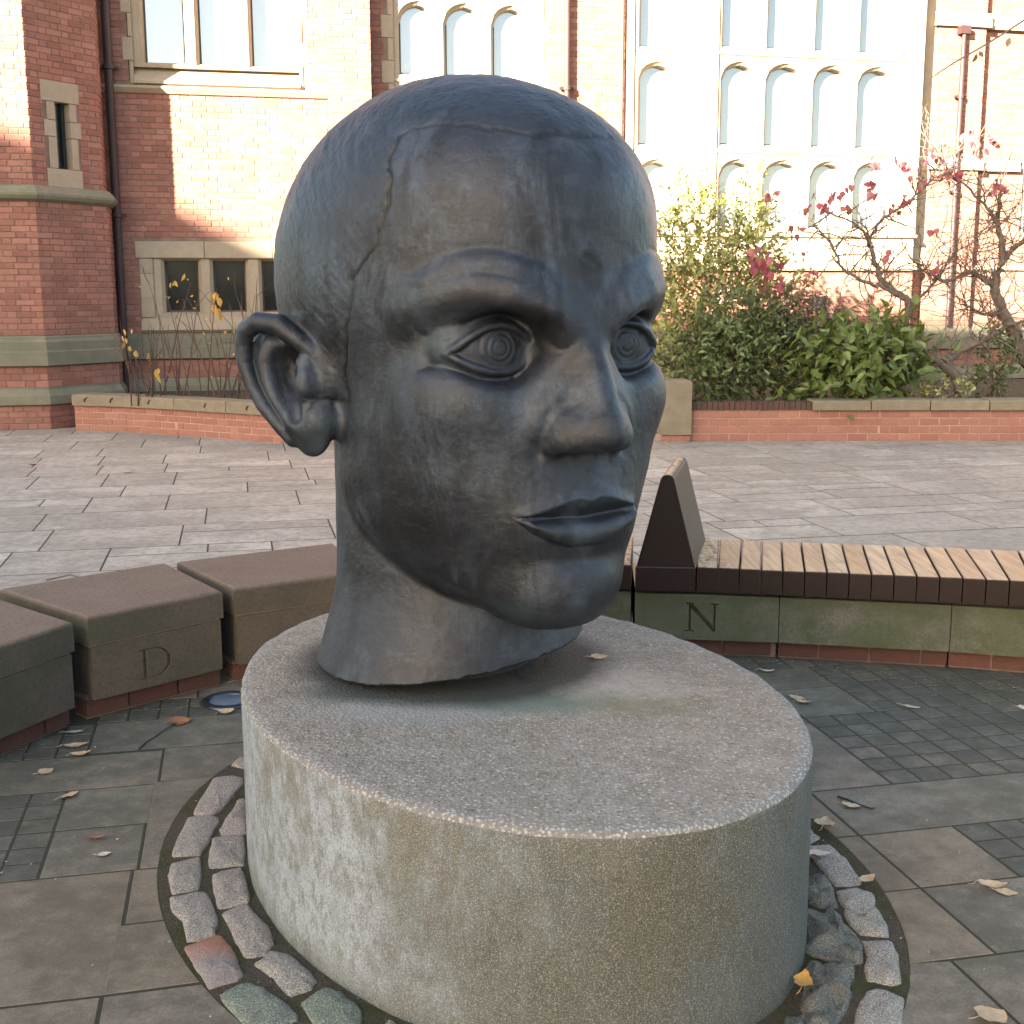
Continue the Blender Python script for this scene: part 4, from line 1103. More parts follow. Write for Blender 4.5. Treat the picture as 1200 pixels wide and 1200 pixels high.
holes_bay = (1.66, 6.26, 1.98, 8.6)
# right-hand brick bays
pil = (6.56, 7.36)
for (za, zb, e) in ((3.53, 3.62, .05), (3.62, 3.70, .03), (5.62, 5.72, .05), (5.72, 5.82, .03)):
    t = MB(); t.box(6.50, 7.42, -.14 - e, .05, za, zb); hb(t, 'stone_band', 'sandstone_dressing')
    t = MB(); t.box(7.42, 8.14, -.03 - e, .05, za, zb); hb(t, 'stone_band', 'sandstone_dressing')
hprof('string_course', 'sandstone_dressing', [(-.02, 2.0), (.02, 2.0), (.06, 2.03), (.06, 2.06), (-.02, 2.10)], 6.26, 11.4)
window([((8.2, 9.0, 2.5, 4.6), (8.33, 8.9, 2.6, 4.1, 4.42)), ((9.0, 9.8, 2.5, 4.6), (9.1, 9.67, 2.6, 4.1, 4.42))], .05, .22)
window([((8.2, 9.0, 5.0, 7.4), (8.33, 8.9, 5.1, 6.8, 7.2)), ((9.0, 9.8, 5.0, 7.4), (9.1, 9.67, 5.1, 6.8, 7.2))], .05, .22)
holes += [(8.2, 9.8, 2.5, 4.6), (8.2, 9.8, 5.0, 7.4)]
# wall core: vertical slices between openings so that windows are real recesses
def cored(u0, u1, y, z0, z1, hl):
    us = sorted({u0, u1} | {min(max(h[0] + .05, u0), u1) for h in hl} | {min(max(h[1] - .05, u0), u1) for h in hl}); mb = MB()
    for a, b in zip(us[:-1], us[1:]):
        if b - a < 1e-4: continue
        m = (a + b) / 2; hs = sorted([(h[2] + .03, h[3] - .03) for h in hl if h[0] < m < h[1]]); z = z0
        for h0, h1 in hs:
            if h0 > z: mb.box(a, b, y, y + .40, z, h0)
            z = max(z, h1)
        if z < z1: mb.box(a, b, y, y + .40, z, z1)
    return mb
hb(cored(U0, U1, .007, -.03, HT, holes + [(1.75, 6.20, 2.50, 8.5)]), 'wall', 'mortar_old')
hbox('wall', 'mortar_old', U0, U1, .75, .85, -.03, HT)                     # dark rooms end here
hbox('buttress', 'mortar_old', BU0 + .007, BU1 - .007, -BP + .007, .05, -.03, HT)
hbox('buttress', 'mortar_old', pil[0] + .007, pil[1] - .007, -.133, .05, -.03, HT)
hbox('bay_base', 'mortar_old', 1.70, 6.24, GY + .037, .05, -.03, 2.0)
S = lambda u, y, ang, L_, z0, z1, h=(): (Vector((u, y, 0)), R_(ang), L_, z0, z1, list(h))
sh = [(h[0] - U0, h[1] - U0, h[2], h[3]) for h in holes]
segs = []
for z0, z1 in ((.0, .30), (.53, .78), (1.155, HT)):
    segs.append(S(-5.95, 0, 0, BU0 + 5.95, z0, z1, [(h[0] + 5.95, h[1] + 5.95, h[2], h[3]) for h in holes] + ([(0, 3.38, 4.30, 4.43)])))
    segs.append(S(BU1, 0, 0, 1.70 - BU1, z0, z1, [(h[0] - BU1, h[1] - BU1, h[2], h[3]) for h in holes]))
    segs.append(S(BU0, -BP, 0, BU1 - BU0, z0, z1)); segs.append(S(BU1, -BP, 90, BP, z0, z1)); segs.append(S(BU0, 0, -90, BP, z0, z1))
    segs.append(S(pil[0], -.14, 0, pil[1] - pil[0], z0, z1)); segs.append(S(pil[1], -.14, 90, .14, z0, z1)); segs.append(S(pil[0], 0, -90, .14, z0, z1))
    segs.append(S(6.24, 0, 0, pil[0] - 6.24, z0, z1)); segs.append(S(pil[1], 0, 0, 11.4 - pil[1], z0, z1, [(h[0] - pil[1], h[1] - pil[1], h[2], h[3]) for h in holes]))
    if z0 < 1.2:
        segs.append(S(1.70, GY + .03, 0, 4.54, z0, min(z1, 1.99))); segs.append(S(1.70, 0, -90, .3, z0, min(z1, 1.99)))
wall_bricks(hall, segs, .0755, .010, M['brick_old'], M['brick_old_mass'], 300, rnd, score=lambda x, y, z: abs(x + 4.5) + abs(z - 3.2) * 1.2 if x < -2.6 else 50 + abs(x), bond='flemish')
# mossy plinth mouldings along every face
def hband(prof, mat, name='stone_band'):
    path = [(-5.95, 0), (BU0, 0), (BU0, -BP), (BU1, -BP), (BU1, 0), (1.70, 0), (1.70, GY + .03), (6.24, GY + .03), (6.24, 0), (pil[0], 0), (pil[0], -.14), (pil[1], -.14), (pil[1], 0), (11.4, 0)]
    P = [Vector(p) for p in path]; n = len(P); m = len(prof); vs, fs = [], []
    for i, p in enumerate(P):
        d1 = (p - P[i - 1]).normalized() if i else (P[1] - P[0]).normalized(); d2 = (P[i + 1] - p).normalized() if i < n - 1 else d1
        nn = Vector((d1.y, -d1.x)) + Vector((d2.y, -d2.x)); nn = nn / (nn.length_squared / 2)
        for g, z in prof: q = p + nn * g; vs.append((q.x, q.y, z))
    for i in range(n - 1):
        for k in range(m - 1): fs.append((i * m + k, (i + 1) * m + k, (i + 1) * m + k + 1, i * m + k + 1))
    return link(name, mesh_from(name, vs, fs), M[mat], hall)
hband([(-.01, .29), (.05, .31), (.05, .42), (0, .52), (-.01, .53)], 'sandstone_mossy')
hband([(-.01, .775), (.055, .80), (.055, .955), (.035, .97), (.035, 1.08), (0, 1.135), (-.01, 1.16)], 'sandstone_mossy')
# downpipes
def downpipe(u, y, z0, z1, r, collars, name='downpipe'):
    t = MB(); t.tube([(u, y, z0), (u, y, z1)], r, 12)
    for z in collars:
        t.tube([(u, y, z - .035), (u, y, z - .03), (u, y, z + .03), (u, y, z + .035)], [r, r * 1.4, r * 1.4, r], 12); t.box(u - r * 2.4, u + r * 2.4, y + .01, y + r * 1.5, z - .018, z + .018)
    return hb(t, name, 'downpipe_paint', smooth=False)
downpipe(-5.44, -.11, .0, 8.2, .052, (2.72, 4.62, 6.6)); downpipe(.80, -.09, 0, 8.2, .042, (4.55, 6.4, 2.6)); downpipe(6.94, -.22, 1.16, 5.55, .035, (3.2, 4.6))
downpipe(1.63, -.06, 0, 8.2, .02, ()); hblock('pier_stone', 'sandstone_dressing', 6.225, 6.56, -.10, .05, 2.11, 8.5, .01)
t = MB(); t.box(6.86, 7.02, -.27, -.15, 5.50, 5.62); hb(t, 'pipe_head', 'downpipe_paint')
# vent grille low on the wall
t = MB(); t.box(4.55, 4.78, GY - .01, GY + .03, 1.42, 1.62); t.box(4.55 - .02, 4.55, GY - .02, GY + .03, 1.40, 1.64); hb(t, 'vent', 'lead_dark')
hbox('eaves', 'sandstone_dressing', U0, U1, -.45, .5, HT, HT + .35)
t = MB(); t.add([(U0, -.5, HT + .35), (U1, -.5, HT + .35), (U1, 6, HT + 5), (U0, 6, HT + 5), (U0, 12, HT + .35), (U1, 12, HT + .35)], [(0, 1, 2, 3), (3, 2, 5, 4), (0, 3, 4), (1, 5, 2)]); hb(t, 'roof', 'lead_dark')
hbox('wall', 'mortar_old', U0, U1, 11.4, 11.8, -.03, HT + .35); hbox('wall', 'mortar_old', U1 - .4, U1, .4, 11.4, -.03, HT + .35); hbox('wall', 'mortar_old', U0, U0 + .4, .9, 11.4, -.03, HT + .35)

# ---------------------------------------------------------------- buildings behind the camera (they shade the court and stand in the windows' reflections)
def far_block():
    S0 = 32.0; sx, sy = math.sin(R_(SUN_AZ)), math.cos(R_(SUN_AZ))
    te = math.tan(R_(SUN_EL)); ax = Vector((-sy, sx)); ax = ax if ax.x > 0 else -ax
    sd_ = Vector((sx, sy)); tgt = [(-16, 5.2), (-9, 4.2), (-6.3, 3.30), (-4.75, 2.92), (-3.7, 2.42), (-2.6, 1.90), (-1, 1.5), (2.5, 1.22), (8, 1.15), (14, 1.1), (18, 1.1)]
    pts = []
    for u, z in tgt:
        P = Vector((u * .9766, 18.3 + u * .2149)); w = P.dot(ax); dist = S0 - P.dot(sd_)
        pts.append((w, z + dist * te))
    c = sd_ * S0
    ang = math.atan2(ax.y, ax.x)
    b = thing('brick_block', 'tall brick block across the court that throws the shade, outside the photograph', 'building', (c.x, c.y, 0), ang)
    poly = [(pts[0][0], -.03)] + [(pts[-1][0], -.03)] + [(w, z) for w, z in pts[::-1]]
    n = len(poly); mb = MB()
    mb.add([(p[0], 0, p[1]) for p in poly] + [(p[0], -9, p[1]) for p in poly], [tuple(range(n)), tuple(range(n, 2 * n))[::-1]] + [(i, n + i, n + (i + 1) % n, (i + 1) % n) for i in range(n)])
    mb.build('wall', M['mortar_old'], b)
    for r in range(4):
        for k in range(9):
            x = pts[0][0] + 2 + k * 2.8
            if x > pts[-1][0] - 1.5: continue
            t = MB(); t.box(x - .6, x + .6, .0, .06, 1.5 + r * 3.6, 3.6 + r * 3.6); t.build('window', M['dark_glass'], b)
    print('block', pts[0], pts[-1], c)
far_block()
def low_range(name, label, x, y, rot, L_, D_, H_, R2, mat):
    b = thing(name, label, 'building', (x, y, 0), rot); mb = MB(); mb.box(-L_ / 2, L_ / 2, -D_, 0, -.03, H_); mb.build('wall', M[mat], b)
    t = MB(); t.add([(-L_ / 2 - .3, .3, H_), (L_ / 2 + .3, .3, H_), (L_ / 2 + .3, -D_ - .3, H_), (-L_ / 2 - .3, -D_ - .3, H_), (-L_ / 2, -D_ / 2, H_ + R2), (L_ / 2, -D_ / 2, H_ + R2)], [(0, 1, 5, 4), (2, 3, 4, 5), (1, 2, 5), (3, 0, 4), (3, 2, 1, 0)]); t.build('roof', M['lead_dark'], b)
    for k in range(int(L_ / 3)):
        t = MB(); t.box(-L_ / 2 + 1 + k * 3, -L_ / 2 + 2.4 + k * 3, -.02, .05, 1.0, 2.5); t.build('window', M['dark_glass'], b)
low_range('garden_range', 'low brick range behind the photographer, outside the photograph', 12, -26, R_(14), 44, 7, 3.4, 1.2, 'mortar_old')
# ---------------------------------------------------------------- plants
def leaf_mat(name, cols, rough=.5, trans=.25):
    t = NT(name); r = t.isl()
    c = t.ramp(r, [(i / (len(cols) - 1), q) for i, q in enumerate(cols)])
    t.set(c, rough, spec=.45)
    tr = t.t.nodes.new('ShaderNodeBsdfTranslucent'); t.l(c, tr.inputs[0]); mx = t.t.nodes.new('ShaderNodeMixShader'); mx.inputs[0].default_value = trans
    out = t.t.nodes['Material Output']; t.l(t.b.outputs[0], mx.inputs[1]); t.l(tr.outputs[0], mx.inputs[2]); t.l(mx.outputs[0], out.inputs[0])
    M[name] = t.m
leaf_mat('leaf_variegated', [(0.232, 0.265, 0.065), (0.329, 0.368, 0.100), (0.451, 0.460, 0.170), (0.159, 0.196, 0.050), (0.561, 0.529, 0.240)])
leaf_mat('leaf_evergreen', [(0.091, 0.132, 0.040), (0.134, 0.172, 0.055), (0.067, 0.103, 0.035), (0.195, 0.230, 0.085)], .4)
leaf_mat('leaf_broad', [(0.104, 0.149, 0.035), (0.134, 0.190, 0.045), (0.183, 0.230, 0.060), (0.073, 0.115, 0.030)], .4)
leaf_mat('leaf_dead', [(.22, .13, .10), (.30, .20, .15), (.16, .10, .08), (.35, .26, .19)], .8, .15)
leaf_mat('leaf_magenta', [(.42, .10, .15), (.28, .07, .09), (.50, .20, .23), (.24, .08, .07)], .6, .4)
leaf_mat('leaf_yellow', [(.52, .33, .08), (.60, .42, .12), (.42, .26, .09)], .6, .4)
leaf_mat('leaf_fallen', [(.52, .36, .20), (.44, .27, .14), (.60, .47, .31)], .7, .1)
plain('bark_grey', (.21, .16, .13), .9, .3, 9, .6, bscale=40)
plain('stem_red', (.11, .06, .048), .7, .3, 9, .2)

def leaf(mb, p, d, up, L, W, fold=.25, kind='oval'):
    d = d.normalized(); s = d.cross(up);
    if s.length < 1e-3: s = d.cross(Vector((1, 0, .3)))
    s.normalize(); n = s.cross(d).normalized()
    if kind == 'oval': prof = [(0, 0), (.3, .85), (.62, .9), (1, 0)]
    elif kind == 'heart': prof = [(0, .1), (.12, .85), (.42, 1.0), (1, 0)]
    else: prof = [(0, 0), (.35, .5), (.7, .45), (1, 0)]
    vs = [p + d * (L * a) - n * (L * .18 * a * a) for a, _ in prof]
    m = len(prof); lft = [p + d * (L * a) - n * (L * .18 * a * a) - s * (W * .5 * b) + n * (W * fold * b) for a, b in prof[1:-1]]
    rgt = [p + d * (L * a) - n * (L * .18 * a * a) + s * (W * .5 * b) + n * (W * fold * b) for a, b in prof[1:-1]]
    b0 = len(mb.v); V = vs + lft + rgt; k = len(lft)
    F = [(0, 1, m), (0, m + k, 1)] + [(1, 2, m + 1, m), (1, m + k, m + k + 1, 2)] + [(2, 3, m + 1), (2, m + k + 1, 3)]
    mb.add(V, F)

def rv(r): return Vector((r.uniform(-1, 1), r.uniform(-1, 1), r.uniform(-1, 1)))
def shrub(name, label, base, blobs, nleaf, mat, L, W, seed, kind='oval', stems=14, group=None, upb=.5, stem_mat='bark_grey'):
    """blobs: (x,y,z,rx,ry,rz,weight) lobes of the crown in world coordinates"""
    r = random.Random(seed); root = thing(name, label, 'plant' if name != 'shrub' else 'shrub', base, 0, group); B = Vector(base)
    mb = MB(); ws = [b[6] for b in blobs]; tw = MB()
    # leafy sprigs: short twigs with leaves along them
    for i in range(nleaf // 6):
        b = r.choices(blobs, ws)[0]; c = Vector(b[:3]); R3 = Vector(b[3:6])
        u = rv(r)
        while u.length > 1 or u.length < .35: u = rv(r)
        p = c + Vector((u.x * R3.x, u.y * R3.y, u.z * R3.z)); out = Vector((u.x, u.y, u.z + upb)).normalized()
        ln = L * r.uniform(2.0, 3.6); d = (out + rv(r) * .5).normalized()
        tw.tube([p - B, p + d * ln * .5 - B, p + d * ln - B], [.0035, .003, .0015], 3, False)
        for k in range(6):
            q = p + d * (ln * (k + .5) / 6); dd = (d * .55 + rv(r) * .9).normalized()
            leaf(mb, q - B, dd, (out + rv(r) * .4).normalized(), L * r.uniform(.7, 1.25), W * r.uniform(.7, 1.2), .2, kind)
    f = mb.build('foliage', M[mat], root); f['kind'] = 'stuff'
    for i in range(stems):
        b = r.choices(blobs, ws)[0]; c = Vector(b[:3]) + rv(r) * .25
        p0 = B + Vector((r.uniform(-.2, .2), r.uniform(-.15, .15), 0)); m = (p0 + c) / 2 + rv(r) * .15; m.z += .1
        tw.tube([p0 - B, m - B, c - B], [.014, .009, .004], 4, False)
    s = tw.build('stems', M[stem_mat], root); s['kind'] = 'stuff'
    return root
GZ = .37
shrub('shrub', 'tall loose shrub with pale yellow-green leaves behind the right planter wall', (2.55, 15.6, GZ),
      [(2.15, 15.6, 1.25, .55, .55, .75, 5), (2.75, 15.8, 1.55, .65, .5, .85, 6), (2.3, 15.7, 2.35, .40, .35, .55, 2.2), (3.0, 15.9, 2.3, .35, .35, .55, 2.0), (3.35, 15.8, 1.5, .42, .4, .55, 2.2), (1.9, 15.9, 1.9, .35, .3, .7, 1.2), (3.02, 15.9, 2.85, .14, .14, .42, .5), (2.15, 15.7, 2.9, .22, .2, .30, .25)], 6600, 'leaf_variegated', .085, .042, 1)
shrub('shrub', 'dark evergreen shrub low in the right planter, in front of the pale one', (2.75, 14.9, GZ),
      [(2.30, 14.8, .85, .50, .3, .42, 4), (2.9, 14.9, .95, .55, .35, .48, 4), (3.35, 15.0, .90, .42, .35, .42, 3), (2.6, 14.85, 1.35, .45, .3, .35, 1.4)], 4800, 'leaf_evergreen', .09, .042, 2, upb=.3)
shrub('shrub', 'withered pinkish grey flower shrub between the green shrubs and the bare tree', (3.55, 15.3, GZ),
      [(3.30, 15.2, 1.45, .35, .3, .26, 3), (3.75, 15.3, 1.30, .35, .3, .30, 3)], 1500, 'leaf_dead', .05, .04, 3)
shrub('shrub', 'clump of broad bright green leaves beside the bare tree', (4.15, 14.7, GZ),
      [(3.70, 14.6, .66, .30, .25, .30, 3), (4.15, 14.65, .72, .36, .25, .32, 4), (4.55, 14.8, .84, .24, .2, .28, 1.6)], 1500, 'leaf_broad', .16, .085, 4, kind='heart', upb=.8)
shrub('shrub', 'small sparse yellowish plant at the foot of the bare tree', (5.15, 14.6, GZ), [(5.1, 14.6, .50, .30, .2, .12, 1)], 260, 'leaf_variegated', .06, .035, 5)
shrub('climbing_plant', 'dark leafy climber at the base of the tree at the right edge', (6.05, 15.6, GZ), [(6.05, 15.5, .95, .12, .12, .40, 1), (5.9, 15.4, .62, .2, .15, .10, .6)], 420, 'leaf_evergreen', .07, .05, 6)
# red and brown leaf clusters hanging in the shrubs
def cluster(mb, p, n, r, s, L):
    for _ in range(max(n, 3)):
        q = p + rv(r) * s; leaf(mb, q, (rv(r) * .6 + Vector((0, 0, -1))), rv(r), L * r.uniform(.7, 1.2), L * r.uniform(.7, 1.0), .15, 'heart')

def bare_tree(label, base, limbs, leaves, seed, twign=130, group='bare trees with a few red leaves'):
    """limbs: lists of (x,y,z,r) in world coordinates"""
    r = random.Random(seed); B = Vector(base); root = thing('bare_tree', label, 'tree', base, 0, group)
    tk = MB(); pts_all = []
    for L_ in limbs:
        P = [Vector(q[:3]) for q in L_]; Rr = [q[3] for q in L_]
        # subdivide with wobble
        PP, RR_ = [], []
        for i in range(len(P) - 1):
            for s in range(5):
                f = s / 5; w = rv(r) * (.022 * math.sin(math.pi * f)); PP.append(P[i].lerp(P[i + 1], f) + w); RR_.append(Rr[i] * (1 - f) + Rr[i + 1] * f)
        PP.append(P[-1]); RR_.append(Rr[-1])
        tk.tube([p - B for p in PP], RR_, 7); pts_all += list(zip(PP, RR_))
    tr = tk.build('trunk', M['bark_grey'], root, True)
    tw = MB(); tips = []
    cand = [q for q in pts_all if q[1] < .042]
    for i in range(twign):
        p, rad = r.choice(cand); d = (rv(r) + Vector((0, 0, .35))).normalized(); d.y *= .6; n = r.randint(4, 8); st = r.uniform(.07, .15); q = p.copy(); line = [q.copy()]
        for k in range(n):
            d = (d + rv(r) * .45 + Vector((0, 0, .05))).normalized(); q = q + d * st; line.append(q.copy())
        tw.tube([a - B for a in line], [max(.0095 * (1 - k / (n + 1)), .003) for k in range(n + 1)], 4, False); tips += line[2:]
        for _ in range(2):
            a = r.choice(line[1:]); d2 = (d + rv(r)).normalized(); l2 = [a]
            for k in range(4): d2 = (d2 + rv(r) * .4).normalized(); l2.append(l2[-1] + d2 * .07)
            tw.tube([a - B for a in l2], [.005, .004, .0035, .003, .0025], 3, False); tips += l2[1:]
    t2 = tw.build('twigs', M['bark_grey'], root); t2['kind'] = 'stuff'
    for k, (x, y, z, n, s, L) in enumerate(leaves):
        mb = MB(); cluster(mb, Vector((x, y, z)) - B, int(n * 1.6) + 1, r, s * 1.15, L * .76); lc = mb.build('leaf_cluster', M['leaf_magenta'], root); lc['kind'] = 'stuff'
    return root
T1 = [[(5.59, 15.3, .36, .085), (5.49, 15.3, .61, .075), (5.30, 15.3, .82, .078), (5.04, 15.3, .92, .058), (4.77, 15.3, 1.08, .052), (4.85, 15.3, 1.44, .048), (4.81, 15.3, 1.60, .044), (4.66, 15.3, 1.68, .040), (4.47, 15.3, 1.85, .034), (4.37, 15.3, 2.16, .028), (4.32, 15.3, 2.31, .022)],
      [(5.30, 15.3, .82, .055), (5.56, 15.35, .98, .042), (5.91, 15.4, 1.13, .034), (6.16, 15.45, 1.28, .024), (6.5, 15.5, 1.36, .014)],
      [(4.81, 15.3, 1.60, .030), (4.58, 15.25, 1.70, .024), (4.26, 15.2, 1.80, .020), (4.0, 15.15, 1.93, .017), (3.89, 15.1, 2.11, .014), (3.77, 15.1, 2.31, .011), (3.59, 15.1, 2.46, .007)],
      [(5.30, 15.3, .82, .03), (5.05, 15.25, .75, .024), (4.83, 15.2, .77, .018), (4.68, 15.2, .61, .012)],
      [(4.85, 15.3, 1.44, .024), (5.05, 15.4, 1.65, .018), (5.29, 15.5, 1.90, .014), (5.48, 15.5, 2.21, .009)],
      [(4.32, 15.3, 2.31, .020), (4.48, 15.25, 2.56, .017), (4.73, 15.2, 2.71, .014), (4.98, 15.2, 2.96, .011), (5.11, 15.2, 3.21, .007)],
      [(4.32, 15.3, 2.31, .018), (4.10, 15.2, 2.50, .012), (3.80, 15.2, 2.62, .008)], [(4.77, 15.3, 1.08, .03), (4.5, 15.2, 1.25, .02), (4.2, 15.2, 1.30, .013), (3.9, 15.1, 1.42, .008)]]
L1 = [(3.10, 15.1, 2.82, 5, .07, .11), (3.46, 15.1, 2.62, 2, .04, .10), (3.66, 15.1, 2.72, 7, .12, .12), (3.91, 15.1, 2.78, 7, .13, .12), (4.28, 15.1, 2.89, 5, .08, .14), (3.39, 15.1, 2.40, 4, .06, .12), (3.64, 15.1, 1.9, 2, .04, .10),
      (4.57, 15.1, 2.65, 5, .07, .10), (4.75, 15.1, 3.09, 6, .13, .10), (4.59, 15.1, 3.19, 3, .05, .12), (4.86, 15.1, 2.99, 6, .12, .09), (4.72, 15.1, 2.79, 3, .05, .10), (4.32, 15.1, 3.18, 4, .07, .11), (4.55, 15.1, 2.15, 2, .05, .16), (3.5, 15.1, 2.12, 2, .05, .09), (2.95, 15.05, 2.08, 9, .12, .16), (3.10, 15.05, 1.90, 9, .13, .16), (3.52, 15.05, 1.86, 3, .07, .11)]
bare_tree('twisted bare tree with grey trunk behind the right planter wall, red leaves at its tips', (5.59, 15.3, .36), T1, L1, 21, 170, 'bare trees with a few red leaves')
T2 = [[(6.95, 15.75, .36, .10), (6.70, 15.7, .62, .10), (6.46, 15.65, .84, .095), (6.30, 15.6, 1.12, .085), (6.11, 15.6, 1.43, .070), (5.99, 15.6, 1.75, .058), (6.07, 15.6, 2.06, .045), (5.99, 15.6, 2.47, .034), (5.99, 15.6, 2.88, .020)],
      [(5.99, 15.6, 1.75, .040), (5.66, 15.5, 1.91, .028), (5.30, 15.4, 1.80, .018), (5.0, 15.4, 1.95, .010)], [(6.07, 15.6, 2.06, .034), (6.27, 15.55, 2.27, .028), (6.46, 15.5, 2.52, .020), (6.8, 15.5, 2.7, .012)],
      [(5.99, 15.6, 2.47, .022), (5.77, 15.5, 2.73, .017), (5.44, 15.4, 2.98, .011), (5.17, 15.4, 3.08, .007)], [(6.11, 15.6, 1.43, .03), (5.85, 15.5, 1.40, .02), (5.55, 15.4, 1.52, .012)]]
L2 = [(4.99, 15.1, 3.30, 5, .09, .10), (5.43, 15.2, 3.50, 6, .09, .10), (5.72, 15.2, 3.43, 5, .08, .12), (5.79, 15.2, 2.94, 5, .07, .12), (5.21, 15.2, 3.04, 7, .10, .11), (5.54, 15.2, 3.30, 2, .04, .10), (5.08, 15.2, 2.40, 2, .05, .14), (5.15, 15.2, 2.0, 3, .07, .12)]
bare_tree('leaning bare tree at the right edge behind the planter wall, red leaves above', (6.95, 15.75, .36), T2, L2, 22, 180, 'bare trees with a few red leaves')
# bare stems in the left planter, one thicket
def dogwood():
    r = random.Random(5); base = (-3.95, 14.95, .36); B = Vector(base)
    root = thing('bare_shrub', 'thicket of thin bare reddish stems with a few yellow leaves in the left planter', 'shrub', base)
    for i in range(46):
        mb = MB(); x = r.uniform(-4.62, -2.75); y = r.uniform(14.95, 15.25) if x < -3.2 else r.uniform(14.65, 15.0)
        p = Vector((x, y, .34)); h = r.uniform(.7, 1.55) if x > -4.3 else r.uniform(.7, 1.05); d = Vector((r.uniform(-.28, .22), r.uniform(-.15, .15), 1)).normalized(); L_ = [p.copy()]; n = 7
        for k in range(n): d = (d + rv(r) * .10).normalized(); p = p + d * h / n; L_.append(p.copy())
        mb.tube([q - B for q in L_], [.010 * (1 - k / (n + 3)) for k in range(n + 1)], 4, False)
        for _ in range(r.randint(0, 3)):
            q = L_[r.randint(2, n)]; d2 = (d + rv(r) * .8).normalized(); l2 = [q]
            for k in range(4): d2 = (d2 + rv(r) * .25 + Vector((0, 0, .1))).normalized(); l2.append(l2[-1] + d2 * .07)
            mb.tube([a - B for a in l2], [.005, .0045, .004, .003, .002], 3, False)
        mb.build('stem', M['stem_red'], root)
    mb = MB()
    for p, n, s, L_ in (((-4.62, 14.9, 1.10), 4, .10, .085), ((-4.42, 14.9, .98), 3, .06, .11), ((-4.24, 14.9, .78), 2, .03, .12), ((-4.55, 14.9, 1.22), 3, .08, .07), ((-3.92, 14.9, 1.86), 4, .09, .09), ((-3.52, 14.9, 1.64), 5, .07, .13), ((-3.46, 14.9, 1.52), 2, .03, .15), ((-3.66, 14.9, 1.25), 3, .1, .06), ((-3.3, 14.9, 1.30), 6, .14, .06)):
        for _ in range(n):
            q = Vector(p) + rv(r) * s; leaf(mb, q - B, (rv(r) * .5 + Vector((0, 0, -1))), rv(r), L_ * r.uniform(.8, 1.2), L_ * .6, .15)
    for _ in range(26):
        q = Vector((r.uniform(-4.5, -2.9), 14.95, r.uniform(.6, 1.9))); leaf(mb, q - B, rv(r), rv(r), .045, .025, .15)
    f = mb.build('foliage', M['leaf_yellow'], root); f['kind'] = 'stuff'
dogwood()
# ---------------------------------------------------------------- small things on the ground
def fallen(x, y, z, L, W, rot, curl, seed, label, kind=0, col=(0.52, .36, .20), on_plinth=False):
    r = random.Random(seed); n = 9; root_vs, fs = [], []
    # midrib from -L/2 to L/2, widths follow an ovate leaf, the blade cupped and twisted
    rows = []
    for i in range(n + 1):
        f = i / n; w = W / 2 * (math.sin(math.pi * min(1, f * 1.02)) ** .75) * (1.15 - .35 * f); u = -L / 2 + L * f
        zz = curl * ((f - .5) ** 2 * 4) * L * .5; tw = (f - .5) * r.uniform(-.5, .5)
        row = []
        for j in range(-2, 3):
            v = w * j / 2 + r.uniform(-1, 1) * W * .03 * abs(j); row.append((u, v, zz + abs(j / 2) ** 1.5 * w * curl * .9 + v * tw + .002 + r.uniform(0, .0015)))
        rows.append(row)
    vs = [p for row in rows for p in row]
    for i in range(n):
        for j in range(4): fs.append((i * 5 + j, i * 5 + j + 1, (i + 1) * 5 + j + 1, (i + 1) * 5 + j))
    m = len(vs); t = MB(); t.v, t.f = vs, fs
    t.tube([(-L / 2, 0, curl * L * .5 + .003), (-L * .62, .004, .006), (-L * .75, .01, .003)], [.0012, .001, .0008], 4)
    o = t.build('fallen_leaf', M[col], None, True); o.location = (x, y, z); o.rotation_euler = (r.uniform(-.12, .12), r.uniform(-.12, .12), rot)
    tag(o, label, 'leaf', 'fallen leaves')
    return o
for nm, c1, c2 in (('leaf_buff', (.56, .42, .27), (.42, .29, .17)), ('leaf_rust', (.36, .17, .08), (.24, .11, .06)), ('leaf_pale', (.58, .52, .42), (.46, .40, .30)), ('leaf_ochre', (.58, .31, .07), (.44, .22, .06))):
    t = NT(nm); n1 = t.noise(40, 5, .6); n2 = t.noise(220, 3, .6)
    c = t.mix(t.ramp(n1, [(.4, 0), (.65, 1)]), c1, c2); t.set(c, .7, spec=.3); t.bump(n2, .3, .001); M[nm] = t.m
